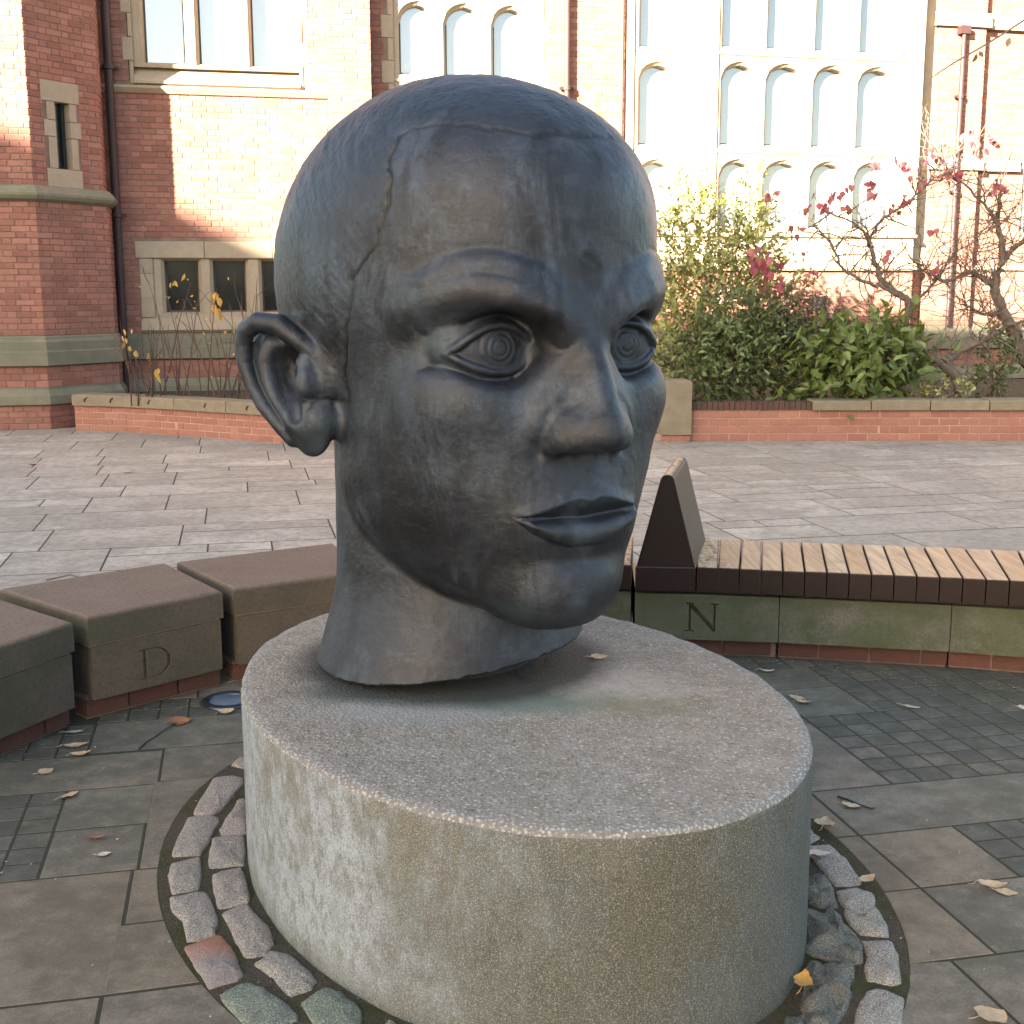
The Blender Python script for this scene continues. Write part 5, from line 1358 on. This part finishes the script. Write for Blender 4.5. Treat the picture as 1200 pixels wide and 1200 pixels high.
LV = [(-1.69, 4.55, 0, .075, .040, .4, 'leaf_pale', 'pale curled leaf nearest the foot of the D seat block'),
      (-1.63, 4.40, 0, .095, .045, .3, 'leaf_buff', 'long buff leaf curled at both ends, in the group of leaves below the D block'),
      (-1.58, 4.31, 0, .075, .035, .2, 'leaf_buff', 'small buff leaf just below the long curled one'),
      (-1.65, 4.15, 0, .062, .052, 1.0, 'leaf_buff', 'buff leaf lying alone on the long grey slab at the left'),
      (-1.49, 3.93, 0, .068, .042, .9, 'leaf_buff', 'buff leaf at the corner of the small square setts on the left'),
      (-1.29, 3.60, 0, .058, .028, .1, 'leaf_rust', 'small pinkish brown leaf on the mossy slab left of the plinth'),
      (-1.23, 3.49, 0, .045, .028, .3, 'leaf_pale', 'small pale oval leaf on the mossy slab left of the plinth'),
      (-1.31, 4.66, 0, .085, .075, .4, 'leaf_rust', 'rust brown leaf with a twig, left of the ground light'),
      (-1.15, 4.77, 0, .062, .05, .2, 'leaf_buff', 'buff leaf beside the rim of the ground light'),
      (-1.20, 5.20, 0, .06, .035, .9, 'leaf_pale', 'pale leaf stood on edge by the brick foot behind the ground light'),
      (1.18, 4.93, 0, .075, .04, 2.4, 'leaf_buff', 'upper of two buff leaves lying together right of the plinth top'),
      (1.20, 4.87, 0, .075, .04, -.5, 'leaf_buff', 'lower of two buff leaves lying together right of the plinth top'),
      (1.62, 4.82, 0, .075, .04, -.2, 'leaf_pale', 'pale leaf above the field of small square setts on the right'),
      (1.11, 3.83, 0, .065, .040, -.2, 'leaf_buff', 'peach buff leaf beside the dark twig'),
      (.98, 3.66, .01, .085, .070, 1.2, 'leaf_buff', 'crumpled broad leaf at the edge of the granite setts'),
      (.90, 3.44, .022, .098, .045, .15, 'leaf_pale', 'long pale leaf lying on the granite setts against the plinth'),
      (1.01, 3.29, .012, .060, .040, .6, 'leaf_buff', 'small buff leaf caught on the outer edge of the setts'),
      (1.36, 3.27, 0, .088, .045, -.1, 'leaf_buff', 'upper leaf of a pair on the slab at the right edge'),
      (1.385, 3.235, 0, .062, .035, -.2, 'leaf_buff', 'lower leaf of a pair on the slab at the right edge'),
      (1.11, 2.63, 0, .085, .075, .5, 'leaf_buff', 'broad lobed buff leaf at the bottom right corner'),
      (.695, 2.73, .028, .075, .045, 1.25, 'leaf_ochre', 'ochre leaf leaning against the foot of the plinth'),
      (2.08, 4.80, 0, .07, .04, 0, 'leaf_pale', 'pale leaf at the right edge below the engraved T'),
      (.92, 5.35, .0, .06, .05, .4, 'leaf_buff', 'buff leaf by the brick foot of the slatted bench'),
      (1.13, 5.30, 0, .07, .03, 0, 'leaf_pale', 'pale leaf on the small setts near the slatted bench'),
      (.2724, 3.751, PH, .062, .042, .3, 'leaf_buff', 'peach leaf lying on the plinth top below the chin'),
      (-3.65, 11.65, 0, .12, .08, .3, 'leaf_buff', 'leaf far out on the open court at the left'),
      (-4.75, 12.21, 0, .12, .07, .9, 'leaf_buff', 'leaf farthest out on the open court near the left planter')]
for i, (x, y, z, L_, W_, ro_, col, lb) in enumerate(LV):
    fallen(x, y, z + .002, L_, W_, ro_, .06 + .14 * (i % 3), i, lb, col=col)
def twig(pts, label, r0=.004):
    t = MB(); t.tube(pts, [r0 * (1 - .4 * k / len(pts)) for k in range(len(pts))], 5); o = t.build('twig', M['bark_grey' if 'pale' in label else 'lead_dark'], None); tag(o, label, 'twig')
twig([(1.086, 3.905, .006), (1.11, 3.87, .009), (1.14, 3.835, .006), (1.170, 3.80, .007), (1.178, 3.802, .010)], 'short dark twig on the slab right of the plinth')
twig([(-1.385, 4.36, .004), (-1.378, 4.44, .005), (-1.36, 4.50, .004), (-1.345, 4.57, .006), (-1.325, 4.63, .006)], 'thin curved twig running to the rust brown leaf', .0028)
twig([(-2.74, 7.10, .012), (-2.62, 7.16, .03), (-2.52, 7.12, .012), (-2.42, 7.05, .012)], 'pale forked twig on the open court behind the left seats', .005)
gl = thing('ground_light', 'round steel ground light set in the paving left of the plinth', 'light', (-1.175, 4.915, 0))
t = MB(); n = 32
def disc_ring(mb, prof, n=32):
    vs, fs = [], []
    for r_, z in prof:
        for k in range(n): a = 2 * math.pi * k / n; vs.append((r_ * math.cos(a), r_ * math.sin(a), z))
    for i in range(len(prof) - 1):
        for k in range(n): fs.append((i * n + k, i * n + (k + 1) % n, (i + 1) * n + (k + 1) % n, (i + 1) * n + k))
    mb.add(vs, fs)
disc_ring(t, [(.115, .0), (.115, .008), (.108, .012), (.085, .013), (.080, .009), (.078, .004)]); t.build('rim', M['steel_dark'], gl, True)
t = MB(); disc_ring(t, [(.079, .006), (.06, .010), (.03, .013), (.001, .014)]); t.build('lens', M['lamp_lens'], gl, True)
# debris along the foot of the seats and in the setts: grit and leaf crumbs nobody could count
r = random.Random(77); mb = MB()
for _ in range(900):
    k = r.random()
    if k < .45:
        a = r.uniform(R_(100), R_(165)) if r.random() < .5 else r.uniform(R_(48), R_(82)); rr = RR - .06 - abs(r.gauss(0, .10)); x, y = RC[0] + rr * math.cos(a), RC[1] + rr * math.sin(a)
    elif k < .8: x, y = ellp(r.uniform(0, 2 * math.pi), r.uniform(.01, .27))
    else: x, y = r.uniform(-1.9, 2.2), r.uniform(2.6, 5.2)
    if ellv(x, y, .0) < 1.01: continue
    s = r.uniform(.0018, .0055); z = .001; p = Vector((x, y, z)); q = [p + Vector((r.uniform(-1, 1) * s, r.uniform(-1, 1) * s, r.uniform(0, .6) * s)) for _ in range(4)]
    mb.add(q, [(0, 1, 2), (0, 2, 3), (0, 3, 1), (1, 3, 2)])
g = mb.build('grit', M['leaf_pale'], None); g['kind'] = 'stuff'; g['label'] = 'pale grit and leaf crumbs scattered on the paving'
# bare trailing stem that crosses the top right corner
t = MB(); P_ = [Vector((3.90, 12, 3.63)), Vector((4.10, 12, 3.76)), Vector((4.35, 12, 3.90)), Vector((4.55, 12, 4.02)), Vector((4.75, 12, 4.15)), Vector((5.3, 12.1, 4.5)), Vector((6.0, 12.2, 4.7)), Vector((6.7, 12.3, 4.5)), Vector((7.1, 12.4, 3.6)), Vector((7.2, 12.4, 2.0)), Vector((7.25, 12.4, .0))]
vine = thing('trailing_branch', 'thin bare trailing branch crossing the top right corner before the brick bays', 'branch', (7.25, 12.4, 0)); B = Vector((7.25, 12.4, 0))
t.tube([p - B for p in P_], [.005, .007, .008, .009, .010, .014, .022, .035, .05, .06, .07], 6); t.build('branch', M['bark_grey'], vine)
t = MB(); r = random.Random(8)
for p, L_ in (((4.30, 11.98, 3.84), .09), ((4.32, 11.98, 3.86), .07), ((4.60, 11.98, 3.98), .09), ((4.36, 11.98, 3.86), .06), ((4.16, 11.98, 3.80), .03)):
    leaf(t, Vector(p) - B, rv(r) * .5 + Vector((0, 0, -1)), rv(r), L_, L_ * .6, .2)
t.build('leaf_cluster', M['leaf_dead'], vine)
HEAD_H, HEAD_L = .0148, 2
# ---------------------------------------------------------------- the bronze head
# implicit modelling: smooth unions of ellipsoids and cones, meshed with surface nets, refined and pulled onto the surface
f32 = np.float32
def length(a): return np.sqrt((a * a).sum(-1))
def ell(p, c, r, rot=None):
    q = p - np.array(c, f32)
    if rot is not None: q = q @ rot.astype(f32)
    r = np.array(r, f32); k0 = length(q / r); k1 = length(q / (r * r)) + 1e-6
    return k0 * (k0 - 1) / k1
def cone(p, a, b, ra, rb, flat=None):
    a = np.array(a, f32); b = np.array(b, f32); pa = p - a; ba = b - a
    h = np.clip((pa @ ba) / (ba @ ba), 0, 1)
    return length(pa - h[..., None] * ba) - (ra + (rb - ra) * h)
def chain(p, pts):
    d = None
    for (a, ra), (b, rb) in zip(pts[:-1], pts[1:]):
        e = cone(p, a, b, ra, rb); d = e if d is None else np.minimum(d, e)
    return d
def smin(a, b, k):
    h = np.maximum(k - np.abs(a - b), 0) / k
    return np.minimum(a, b) - h * h * k * .25
def smax(a, b, k): return -smin(-a, -b, k)
def rotm(ax, deg):
    return np.array(Matrix.Rotation(R_(deg), 3, ax), f32)
def sstep(x, a, b):
    t = np.clip((x - a) / (b - a), 0, 1); return t * t * (3 - 2 * t)

EAR_A = np.array([.475, .005, 1.417], f32)
ed = np.array([.13, -.22, 0]); ed /= np.linalg.norm(ed); en = np.array([.22, .13, 0]); en /= np.linalg.norm(en)
EARM = np.stack([ed, [0, 0, 1], en], 1).astype(f32)        # columns u, v, w

def neck_d(p):
    x, y, z = p[..., 0], p[..., 1], p[..., 2]
    t = np.clip((z - .5) / .7, 0, 1)
    a = .435 - .085 * sstep(t, 0, .50) ** .8 + .03 * t
    b = .40 - .03 * sstep(t, 0, .6)
    cx = .055 * (1 - t); cy = -.075 - .06 * t
    k0 = np.sqrt(((x - cx) / a) ** 2 + ((y - cy) / b) ** 2)
    d = (k0 - 1) * np.minimum(a, b) * .95
    return np.maximum(d, z - 1.35)

def ear_d(q):
    # q: ear coordinates (u outward-back, v up, w out of the ear plane)
    rim = [((.00, .03, -.045), .016), ((.05, .072, -.012), .024), ((.098, .112, .010), .024), ((.165, .160, .020), .028), ((.232, .168, .026), .026), ((.280, .143, .022), .024),
           ((.298, .105, .016), .020), ((.299, .05, .010), .019), ((.277, -.012, .008), .018), ((.240, -.07, .008), .018),
           ((.188, -.122, .008), .020), ((.14, -.165, .004), .022)]
    plate = np.minimum(ell(q, (.16, .03, -.02), (.145, .15, .03)), chain(q, [((.12, -.03, -.015), .05), ((.10, -.12, -.01), .05)]))
    plate = smin(plate, cone(q, (.03, .02, -.07), (.10, .0, -.04), .075, .055), .05)
    plate = smin(plate, ell(q, (.078, -.152, -.004), (.058, .060, .026)), .04)        # lobe
    anti = chain(q, [((.205, .10, .004), .026), ((.222, .05, .006), .026), ((.21, -.01, .008), .025), ((.175, -.07, .010), .024), ((.135, -.105, .012), .026)])
    plate = smin(plate, cone(q, (.065, -.10, -.02), (.02, -.11, -.07), .055, .05), .04)
    d = smin(plate, anti, .03)
    scapha = chain(q, [((.245, .128, .030), .016), ((.258, .09, .026), .018), ((.258, .045, .022), .018), ((.238, -.015, .022), .016), ((.20, -.075, .024), .014), ((.16, -.118, .026), .010)])
    d = smax(d, -scapha, .014)
    d = smin(d, chain(q, rim), .012)
    conc = ell(q, (.135, .025, .03), (.056, .078, .07), rotm('Z', -14))
    conc = smin(conc, cone(q, (.12, -.04, .035), (.103, -.092, .04), .034, .020), .03)
    d = smax(d, -conc, .02)
    d = smin(d, ell(q, (.072, .0, .022), (.026, .042, .030)), .03)                   # tragus
    d = smin(d, cone(q, (.085, .055, .010), (.125, .022, -.03), .020, .014), .025)     # root of the helix
    return d

def crv(x, pts):
    # smooth curve through a few points, used for lid and lip borders
    px = np.array([q[0] for q in pts]); pz = np.array([q[1] for q in pts])
    xx = np.linspace(px[0], px[-1], 80); zz = np.interp(xx, px, pz)
    for _ in range(14): zz[1:-1] = (zz[:-2] + 2 * zz[1:-1] + zz[2:]) / 4
    return np.interp(x, xx, zz).astype(f32)
LID_U = [(0.081, 1.510), (0.108, 1.542), (0.143, 1.568), (0.183, 1.583), (0.223, 1.584), (0.263, 1.570), (0.303, 1.542), (0.339, 1.510)]
LID_L = [(0.081, 1.510), (0.113, 1.483), (0.153, 1.465), (0.203, 1.458), (0.253, 1.466), (0.293, 1.483), (0.339, 1.509)]
EYC, EYR = (.205, .345, 1.522), (.155, .127, .125)
def lid_cord(pts, r, off=.0):
    out = []
    for i, (x, z) in enumerate(pts):
        k = 1 - ((x - EYC[0]) / EYR[0]) ** 2 - ((z - EYC[2]) / EYR[2]) ** 2
        out.append(((x, EYC[1] + EYR[1] * math.sqrt(max(k, .05)) + off, z), r * (.55 if i in (0, len(pts) - 1) else 1)))
    return out
_u = LID_U[:1] + [((a[0] + b[0]) / 2, (a[1] + b[1]) / 2) for a, b in zip(LID_U[:-1], LID_U[1:])] + LID_U[-1:]
LCU = lid_cord(_u, .0098, .0040)
_l = LID_L[:1] + [((a[0] + b[0]) / 2, (a[1] + b[1]) / 2) for a, b in zip(LID_L[:-1], LID_L[1:])] + LID_L[-1:]
LCL = lid_cord(_l, .0085, .0015)
def gauss(v, w): return np.exp(-(v / w) ** 2)
def seg_d(x, z, pts):
    d = None
    for (a, b), (c, e) in zip(pts[:-1], pts[1:]):
        h = np.clip(((x - a) * (c - a) + (z - b) * (e - b)) / ((c - a) ** 2 + (e - b) ** 2), 0, 1)
        q = np.hypot(x - a - h * (c - a), z - b - h * (e - b))
        d = q if d is None else np.minimum(d, q)
    return d

HAIRY = 1.0
HAIR_Z = [1.36, 1.381, 1.441, 1.536, 1.628, 1.699, 1.742, 1.781, 1.834, 1.887, 1.942, 2.008, 2.064, 2.10]
HAIR_Y = [.045, .045, .054, .093, .143, .167, .206, .246, .265, .273, .258, .241, .235, .25]
def chaikin(pts, it=3):
    for _ in range(it):
        o = [pts[0]]
        for (a, b), (c, e) in zip(pts[:-1], pts[1:]):
            o += [(.75 * a + .25 * c, .75 * b + .25 * e), (.25 * a + .75 * c, .25 * b + .75 * e)]
        pts = o + [pts[-1]]
    return pts
NASO = chaikin([(.225, 1.14), (.245, 1.07), (.235, .99)], 1)
FOLD_A = chaikin([(.39, 1.70), (.33, 1.745), (.26, 1.755), (.19, 1.735), (.13, 1.715), (.105, 1.665)], 2)
FOLD_B = chaikin([(.40, 1.715), (.34, 1.765), (.26, 1.780), (.18, 1.755), (.12, 1.735)], 2)
FOLD_C = chaikin([(.37, 1.77), (.31, 1.80), (.25, 1.805), (.18, 1.785)], 2)
FOLD_D = chaikin([(.40, 1.675), (.33, 1.712), (.26, 1.715), (.19, 1.69)], 2)

def full_d(p):
    x = p[..., 0]; y = p[..., 1]; z = p[..., 2]
    s = p.copy(); s[..., 0] = np.sqrt(x * x + 1e-4); sx = s[..., 0]
    d = ell(p, (0, -.105, 1.725), (.530, .665, .560))
    d = smin(d, ell(p, (0, .12, 1.90), (.42, .43, .30)), .10)                        # forehead
    d = smin(d, ell(s, (.10, .10, 1.30), (.345, .44, .50)), .08)                       # face
    d = smin(d, cone(s, (.29, .0, 1.13), (.095, .375, .882), .120, .118), .14)        # jaw
    d = smin(d, ell(p, (0, .395, 1.07), (.23, .185, .20)), .10)                        # muzzle
    d = smin(d, ell(p, (0, .45, .865), (.15, .125, .115)), .09)                         # chin
    d = smin(d, ell(s, (.26, .335, 1.385), (.135, .13, .10)), .10)                      # cheekbone
    d = smin(d, neck_d(p), .018)
    # eye sockets
    d = smax(d, -ell(s, (.205, .585, 1.552), (.158, .150, .088)), .06)
    # brow ridges, drawn together in a frown
    d = smin(d, chain(s, [((.078, .536, 1.594), .043), ((.12, .545, 1.620), .046), ((.20, .514, 1.662), .046), ((.28, .454, 1.674), .040), ((.35, .378, 1.655), .026), ((.395, .30, 1.62), .01)]), .10)
    d = smin(d, ell(p, (0, .47, 1.70), (.08, .075, .10)), .07)
    e = ell(s, EYC, EYR)
    zu = crv(sx, LID_U); zw = crv(sx, LID_L)
    op = np.maximum(z - zu, zw - z); op = np.maximum(op, np.maximum(.081 - sx, sx - .339))
    d = smax(d, -np.maximum(np.maximum(op - .024, -(e - .001)), .37 - y), .045)
    # nose
    br = chain(p, [((0, .492, 1.66), .030), ((0, .528, 1.59), .030), ((0, .590, 1.48), .032), ((0, .632, 1.385), .035), ((0, .640, 1.345), .042)])
    side = cone(s, (.020, .455, 1.60), (.066, .522, 1.345), .050, .082)
    d = smin(d, smin(br, side, .10), .065)
    nl = ell(s, (.083, .562, 1.293), (.047, .076, .058), rotm('Z', 12))
    tip = ell(p, (0, .626, 1.308), (.060, .072, .060))
    nose = smin(nl, tip, .07)
    nose = smax(nose, -(z - 1.243 - .20 * np.clip(y - .60, 0, 1)), .03)
    d = smin(d, nose, .022)
    hole = ell(s, (.058, .590, 1.238), (.026, .042, .022), rotm('Z', 14))
    d = smax(d, -hole, .012)
    d = smax(d, -cone(p, (0, .632, 1.215), (0, .640, 1.15), .014, .020), .03)           # philtrum
    face = sstep(y, .22, .32)
    # lips
    zb = crv(sx, [(0, 1.122), (.012, 1.124), (.032, 1.134), (.06, 1.129), (.10, 1.116), (.15, 1.099), (.195, 1.085), (.26, 1.085)])
    zm = crv(sx, [(0, 1.070), (.06, 1.074), (.12, 1.078), (.195, 1.084), (.26, 1.084)])
    zl = crv(sx, [(0, 1.000), (.05, 1.000), (.10, 1.011), (.15, 1.038), (.195, 1.079), (.26, 1.084)])
    inm = sstep(sx, .200, .170) * face
    dep = .032 * sstep(sx, .20, .05)
    tu = np.clip((zb - z) / np.maximum(zb - zm, .004), 0, 1)
    upper = dep * tu * sstep(z, zm - .009, zm + .009)
    tl = np.clip((z - zl) / np.maximum(zm - zl, .004), 0, 1)
    lower = (-.024 * np.clip(np.sin(np.pi * tl ** .85), 0, 1) ** .8 + .003 * sstep(tl, .80, 1.)) * sstep(z, zm + .009, zm - .004)
    ledge = -.010 * gauss(np.maximum(z - zb, 0), .020) * sstep(z, zm, zb)
    d = d + (upper + lower + ledge + .004 * gauss(z - zm, .007)) * inm
    d = d + .012 * gauss(z - .960, .034) * gauss(sx, .12) * face                        # fold above the chin
    # alar groove
    d = d + .009 * gauss(chain(s, [((.145, .54, 1.25), .0), ((.143, .565, 1.30), .0), ((.135, .572, 1.338), .0), ((.116, .583, 1.370), .0), ((.09, .600, 1.386), .0)]), .018)
    # folds above the brows and the curl of the frown
    rough = 1 + .3 * np.sin(sx * 60 + z * 23)
    d = d - .0045 * gauss(seg_d(sx, z, FOLD_A), .022) * face
    d = d + .0022 * gauss(seg_d(sx, z, FOLD_B), .012) * face * rough
    d = d - .0022 * gauss(seg_d(sx, z, FOLD_C), .022) * face
    d = d + .0012 * gauss(seg_d(sx, z, FOLD_D), .007) * face
    d = d + .004 * sstep(np.hypot(x / .034, (z - 1.715) / .048), 1.35, .6) * face               # pressed mark on the glabella
    # close-cropped hair: a thin raised skin whose edge was left ragged
    # eyes: flat-cut ball in an almond opening edged by two cords
    ir = np.hypot(sx - .206, z - 1.524)
    cut = .0018 * gauss(ir - .056, .004) + .0026 * gauss(ir - .037, .004) + .0020 * gauss(ir - .021, .004) - .0016 * sstep(ir, .060, .050)
    d = smin(d, e - .003 + .011 * sstep(op, .008, -.004) + cut, .012)
    d = smin(d, chain(s, LCU), .010)
    d = smin(d, chain(s, LCL), .010)
    d = d + .003 * gauss(seg_d(sx, z, [(.08, 1.522), (.115, 1.567), (.165, 1.597), (.225, 1.60), (.285, 1.580), (.335, 1.538)]), .009) * face
    d = smin(d, ell(s, (.105, .432, 1.570), (.030, .024, .026)), .022)
    # ear (both sides)
    q = (s - EAR_A) @ EARM
    near = (q[..., 0] > -.25) & (np.abs(q[..., 2]) < .3) & (np.abs(q[..., 1]) < .42)
    if near.any():
        dn = d[near]; d[near] = smin(dn, ear_d(q[near]), .03)
    return d

def cut_base(p, d):
    return np.maximum(d, -(p[..., 2] - BASE_Z(p)))
def BASE_Z(p):
    # the neck was cast with a slightly tilted rim: lower at the subject's right, lifting to the front left
    return .550 + .078 * sstep(-p[..., 0] * .85 + p[..., 1] * .40, -.45, .30)

def sdf(p): return cut_base(p, full_d(p))

def surface_nets(fn, lo, hi, h):
    n = [int(math.ceil((b - a) / h)) + 1 for a, b in zip(lo, hi)]
    ax = [np.arange(k, dtype=f32) * f32(h) + f32(a) for k, a in zip(n, lo)]
    D = np.empty(n, f32)
    for i in range(0, n[0], 8):
        g = np.stack(np.meshgrid(ax[0][i:i + 8], ax[1], ax[2], indexing='ij'), -1)
        D[i:i + 8] = fn(g)
    S = D < 0
    acc = np.zeros([k - 1 for k in n] + [3], f32); cnt = np.zeros([k - 1 for k in n], f32)
    crossing = {}
    for a in range(3):
        s0 = [slice(None)] * 3; s1 = [slice(None)] * 3; s0[a] = slice(0, -1); s1[a] = slice(1, None)
        d0, d1 = D[tuple(s0)], D[tuple(s1)]
        cr = S[tuple(s0)] != S[tuple(s1)]; crossing[a] = (cr, S[tuple(s0)])
        idx = np.argwhere(cr); t = (d0[cr] / (d0[cr] - d1[cr]))
        pos = idx.astype(f32); pos[:, a] += t
        b, c = [k for k in range(3) if k != a]
        for ob in (0, -1):
            for oc in (0, -1):
                ci = idx.copy(); ci[:, b] += ob; ci[:, c] += oc
                ok = (ci >= 0).all(1) & (ci < np.array(cnt.shape)).all(1)
                np.add.at(acc, tuple(ci[ok].T), pos[ok]); np.add.at(cnt, tuple(ci[ok].T), 1)
    act = cnt > 0; vid = -np.ones(cnt.shape, np.int64); vid[act] = np.arange(act.sum())
    V = acc[act] / cnt[act][:, None] * h + np.array(lo, f32)
    Fs = []
    for a in range(3):
        cr, s0 = crossing[a]; idx = np.argwhere(cr); sign = s0[cr]
        b, c = (a + 1) % 3, (a + 2) % 3
        ok = (idx[:, b] > 0) & (idx[:, c] > 0) & (idx[:, b] < n[b] - 1) & (idx[:, c] < n[c] - 1)
        idx = idx[ok]; sign = sign[ok]
        def v(ob, oc):
            q = idx.copy(); q[:, b] += ob; q[:, c] += oc; return vid[tuple(q.T)]
        q = np.stack([v(-1, -1), v(0, -1), v(0, 0), v(-1, 0)], 1)
        q[~sign] = q[~sign][:, ::-1]; Fs.append(q)
    F = np.concatenate(Fs); F = F[(F >= 0).all(1)]
    return V, F

def np_mesh(name, V, F, smooth=True):
    me = bpy.data.meshes.new(name)
    me.vertices.add(len(V)); me.vertices.foreach_set('co', np.ascontiguousarray(V, f32).ravel())
    me.loops.add(F.size); me.loops.foreach_set('vertex_index', F.astype(np.int32).ravel())
    me.polygons.add(len(F)); me.polygons.foreach_set('loop_start', np.arange(0, F.size, F.shape[1], dtype=np.int32))
    me.polygons.foreach_set('loop_total', np.full(len(F), F.shape[1], np.int32))
    me.polygons.foreach_set('use_smooth', np.full(len(F), smooth))
    me.update(calc_edges=True); me.validate()
    return me

def refine(V, F):
    # one level of quad subdivision (linear)
    e = np.concatenate([F[:, [0, 1]], F[:, [1, 2]], F[:, [2, 3]], F[:, [3, 0]]]); e.sort(1)
    key = e[:, 0] * len(V) + e[:, 1]; uq, inv = np.unique(key, return_inverse=True)
    ev = (V[uq // len(V)] + V[uq % len(V)]) / 2; fc = V[F].mean(1)
    n = len(V); m = len(uq); k = len(F)
    E = inv.reshape(4, k).T + n; c = np.arange(k) + n + m
    quads = [np.stack([F[:, i], E[:, i], c, E[:, i - 1]], 1) for i in range(4)]
    return np.concatenate([V, ev, fc]), np.concatenate(quads)

def project(fn, V, it, damp=.9, step=.003):
    V = V.astype(f32)
    g = None
    for k in range(it):
        d = fn(V)
        if g is None or k == 2:
            g = np.stack([fn(V + np.eye(3, dtype=f32)[a] * f32(step)) - d for a in range(3)], -1) / step
            gl = length(g)[:, None] + 1e-5
        V = V - np.clip(d * damp, -.01, .01)[:, None] * g / np.maximum(gl * gl, .35)
    return V, g / gl

def relax(V, F, k=.6, it=2):
    a = F.ravel(); b = np.roll(F, -1, 1).ravel(); n = len(V)
    cnt = np.bincount(a, minlength=n) + np.bincount(b, minlength=n)
    for _ in range(it):
        S = np.stack([np.bincount(a, V[b, c], n) + np.bincount(b, V[a, c], n) for c in range(3)], 1)
        V = V + (S / cnt[:, None] - V) * k
    return V.astype(f32)

HC = (-.10, 3.72); PSI = 32.0
def build_head_mesh(h=.016, levels=2):
    V, F = surface_nets(sdf, (-.86, -.84, .50), (.86, .76, 2.34), h)
    V, g = project(sdf, V, 2)
    for l in range(levels):
        V, F = refine(V, F); V = relax(V, F)
        V, g = project(sdf, V, 3 if l == levels - 1 else 2)
    return V, F, g
HV, HF, HG = build_head_mesh(HEAD_H, HEAD_L)
print('head verts', len(HV), 'faces', len(HF), round(time.time() - T0, 1), 's')
# displacement of the finished surface: tool marks and the stippled hair
def vnoise(P, f, seed=0):
    q = P * f + seed * 17.3; i = np.floor(q).astype(np.int64); t = (q - i); t = t * t * (3 - 2 * t)
    out = 0
    for a in (0, 1):
        for b in (0, 1):
            for c in (0, 1):
                h = ((i[:, 0] + a) * 73856093) ^ ((i[:, 1] + b) * 19349663) ^ ((i[:, 2] + c) * 83492791); h = (h ^ (h >> 13)) * 1274126177 & 0x7fffffff
                v = h / float(0x7fffffff) * 2 - 1
                out = out + v * (t[:, 0] if a else 1 - t[:, 0]) * (t[:, 1] if b else 1 - t[:, 1]) * (t[:, 2] if c else 1 - t[:, 2])
    return out
P = HV.astype(np.float64); sx_ = np.abs(P[:, 0])
wobh = vnoise(P, 13, 2) * .010 + vnoise(P, 34, 12) * .007 + vnoise(P, 90, 13) * .004
hm = np.minimum(np.maximum(P[:, 2] - (2.060 + .14 * np.clip(sx_ - .08, 0, .25)), np.interp(P[:, 2], HAIR_Z, HAIR_Y) - P[:, 1]), np.maximum(P[:, 2] - 1.374, -.03 - P[:, 1])) + wobh
hd_ = np.minimum(hm, P[:, 2] - 1.22); lowm = np.clip((P[:, 2] - 1.25) / .1, 0, 1)
str_ = .55 + .9 * np.clip(vnoise(P, 6, 14) + .3, 0, 1)
crack = str_ * np.exp(-((hd_ + .003) / .0055) ** 2) * lowm * 1.0
patch = np.clip((1.25 - np.hypot(P[:, 0] / .034, (P[:, 2] - 1.715) / .050) + vnoise(P, 40, 15) * .3) / .35, 0, 1) * (P[:, 1] > .3)
crack = np.clip(crack + patch * .45, 0, 1)
edge = .0030 * np.clip((hd_ + .004) / .012, 0, 1) * lowm - .0022 * str_ * np.exp(-((hd_ + .003) / .0045) ** 2) * lowm
hm = np.clip(hm / .03, 0, 1) * np.clip((P[:, 2] - 1.2) / .15, 0, 1) * (sx_ < .555)
Q = P.copy(); Q[:, 2] += Q[:, 1] * .9; Qs = Q * np.array([1, .45, 1.5])
disp = .0014 * vnoise(P, 9, 1) + .0008 * vnoise(P, 24, 3) + .0005 * vnoise(P, 70, 4)
disp += edge
disp += hm * (.0014 * vnoise(Qs, 20, 5) + .0011 * vnoise(Qs, 48, 6) + .0006 * vnoise(P, 100, 7))
HV2 = HV + HG * disp[:, None].astype(np.float32)
head = thing('bronze_head', 'colossal dark bronze head with cropped hair and frowning brows on the oval plinth', 'sculpture', (HC[0], HC[1], 0), R_(180 + PSI))
me = np_mesh('casting', HV2, HF)
ca = me.attributes.new('crack', 'FLOAT', 'POINT')
if len(me.vertices) == len(crack): ca.data.foreach_set('value', crack.astype(np.float32))
link('casting', me, M['bronze'], head)
# dark mounting ring that the neck stands on
t = MB(); n = 40
t.prism([(.07 + .30 * math.cos(2 * math.pi * k / n), -.105 + .25 * math.sin(2 * math.pi * k / n)) for k in range(n)], PH - .004, .62)
t.build('mounting_block', M['lead_dark'], head)
print('script', round(time.time() - T0, 1))
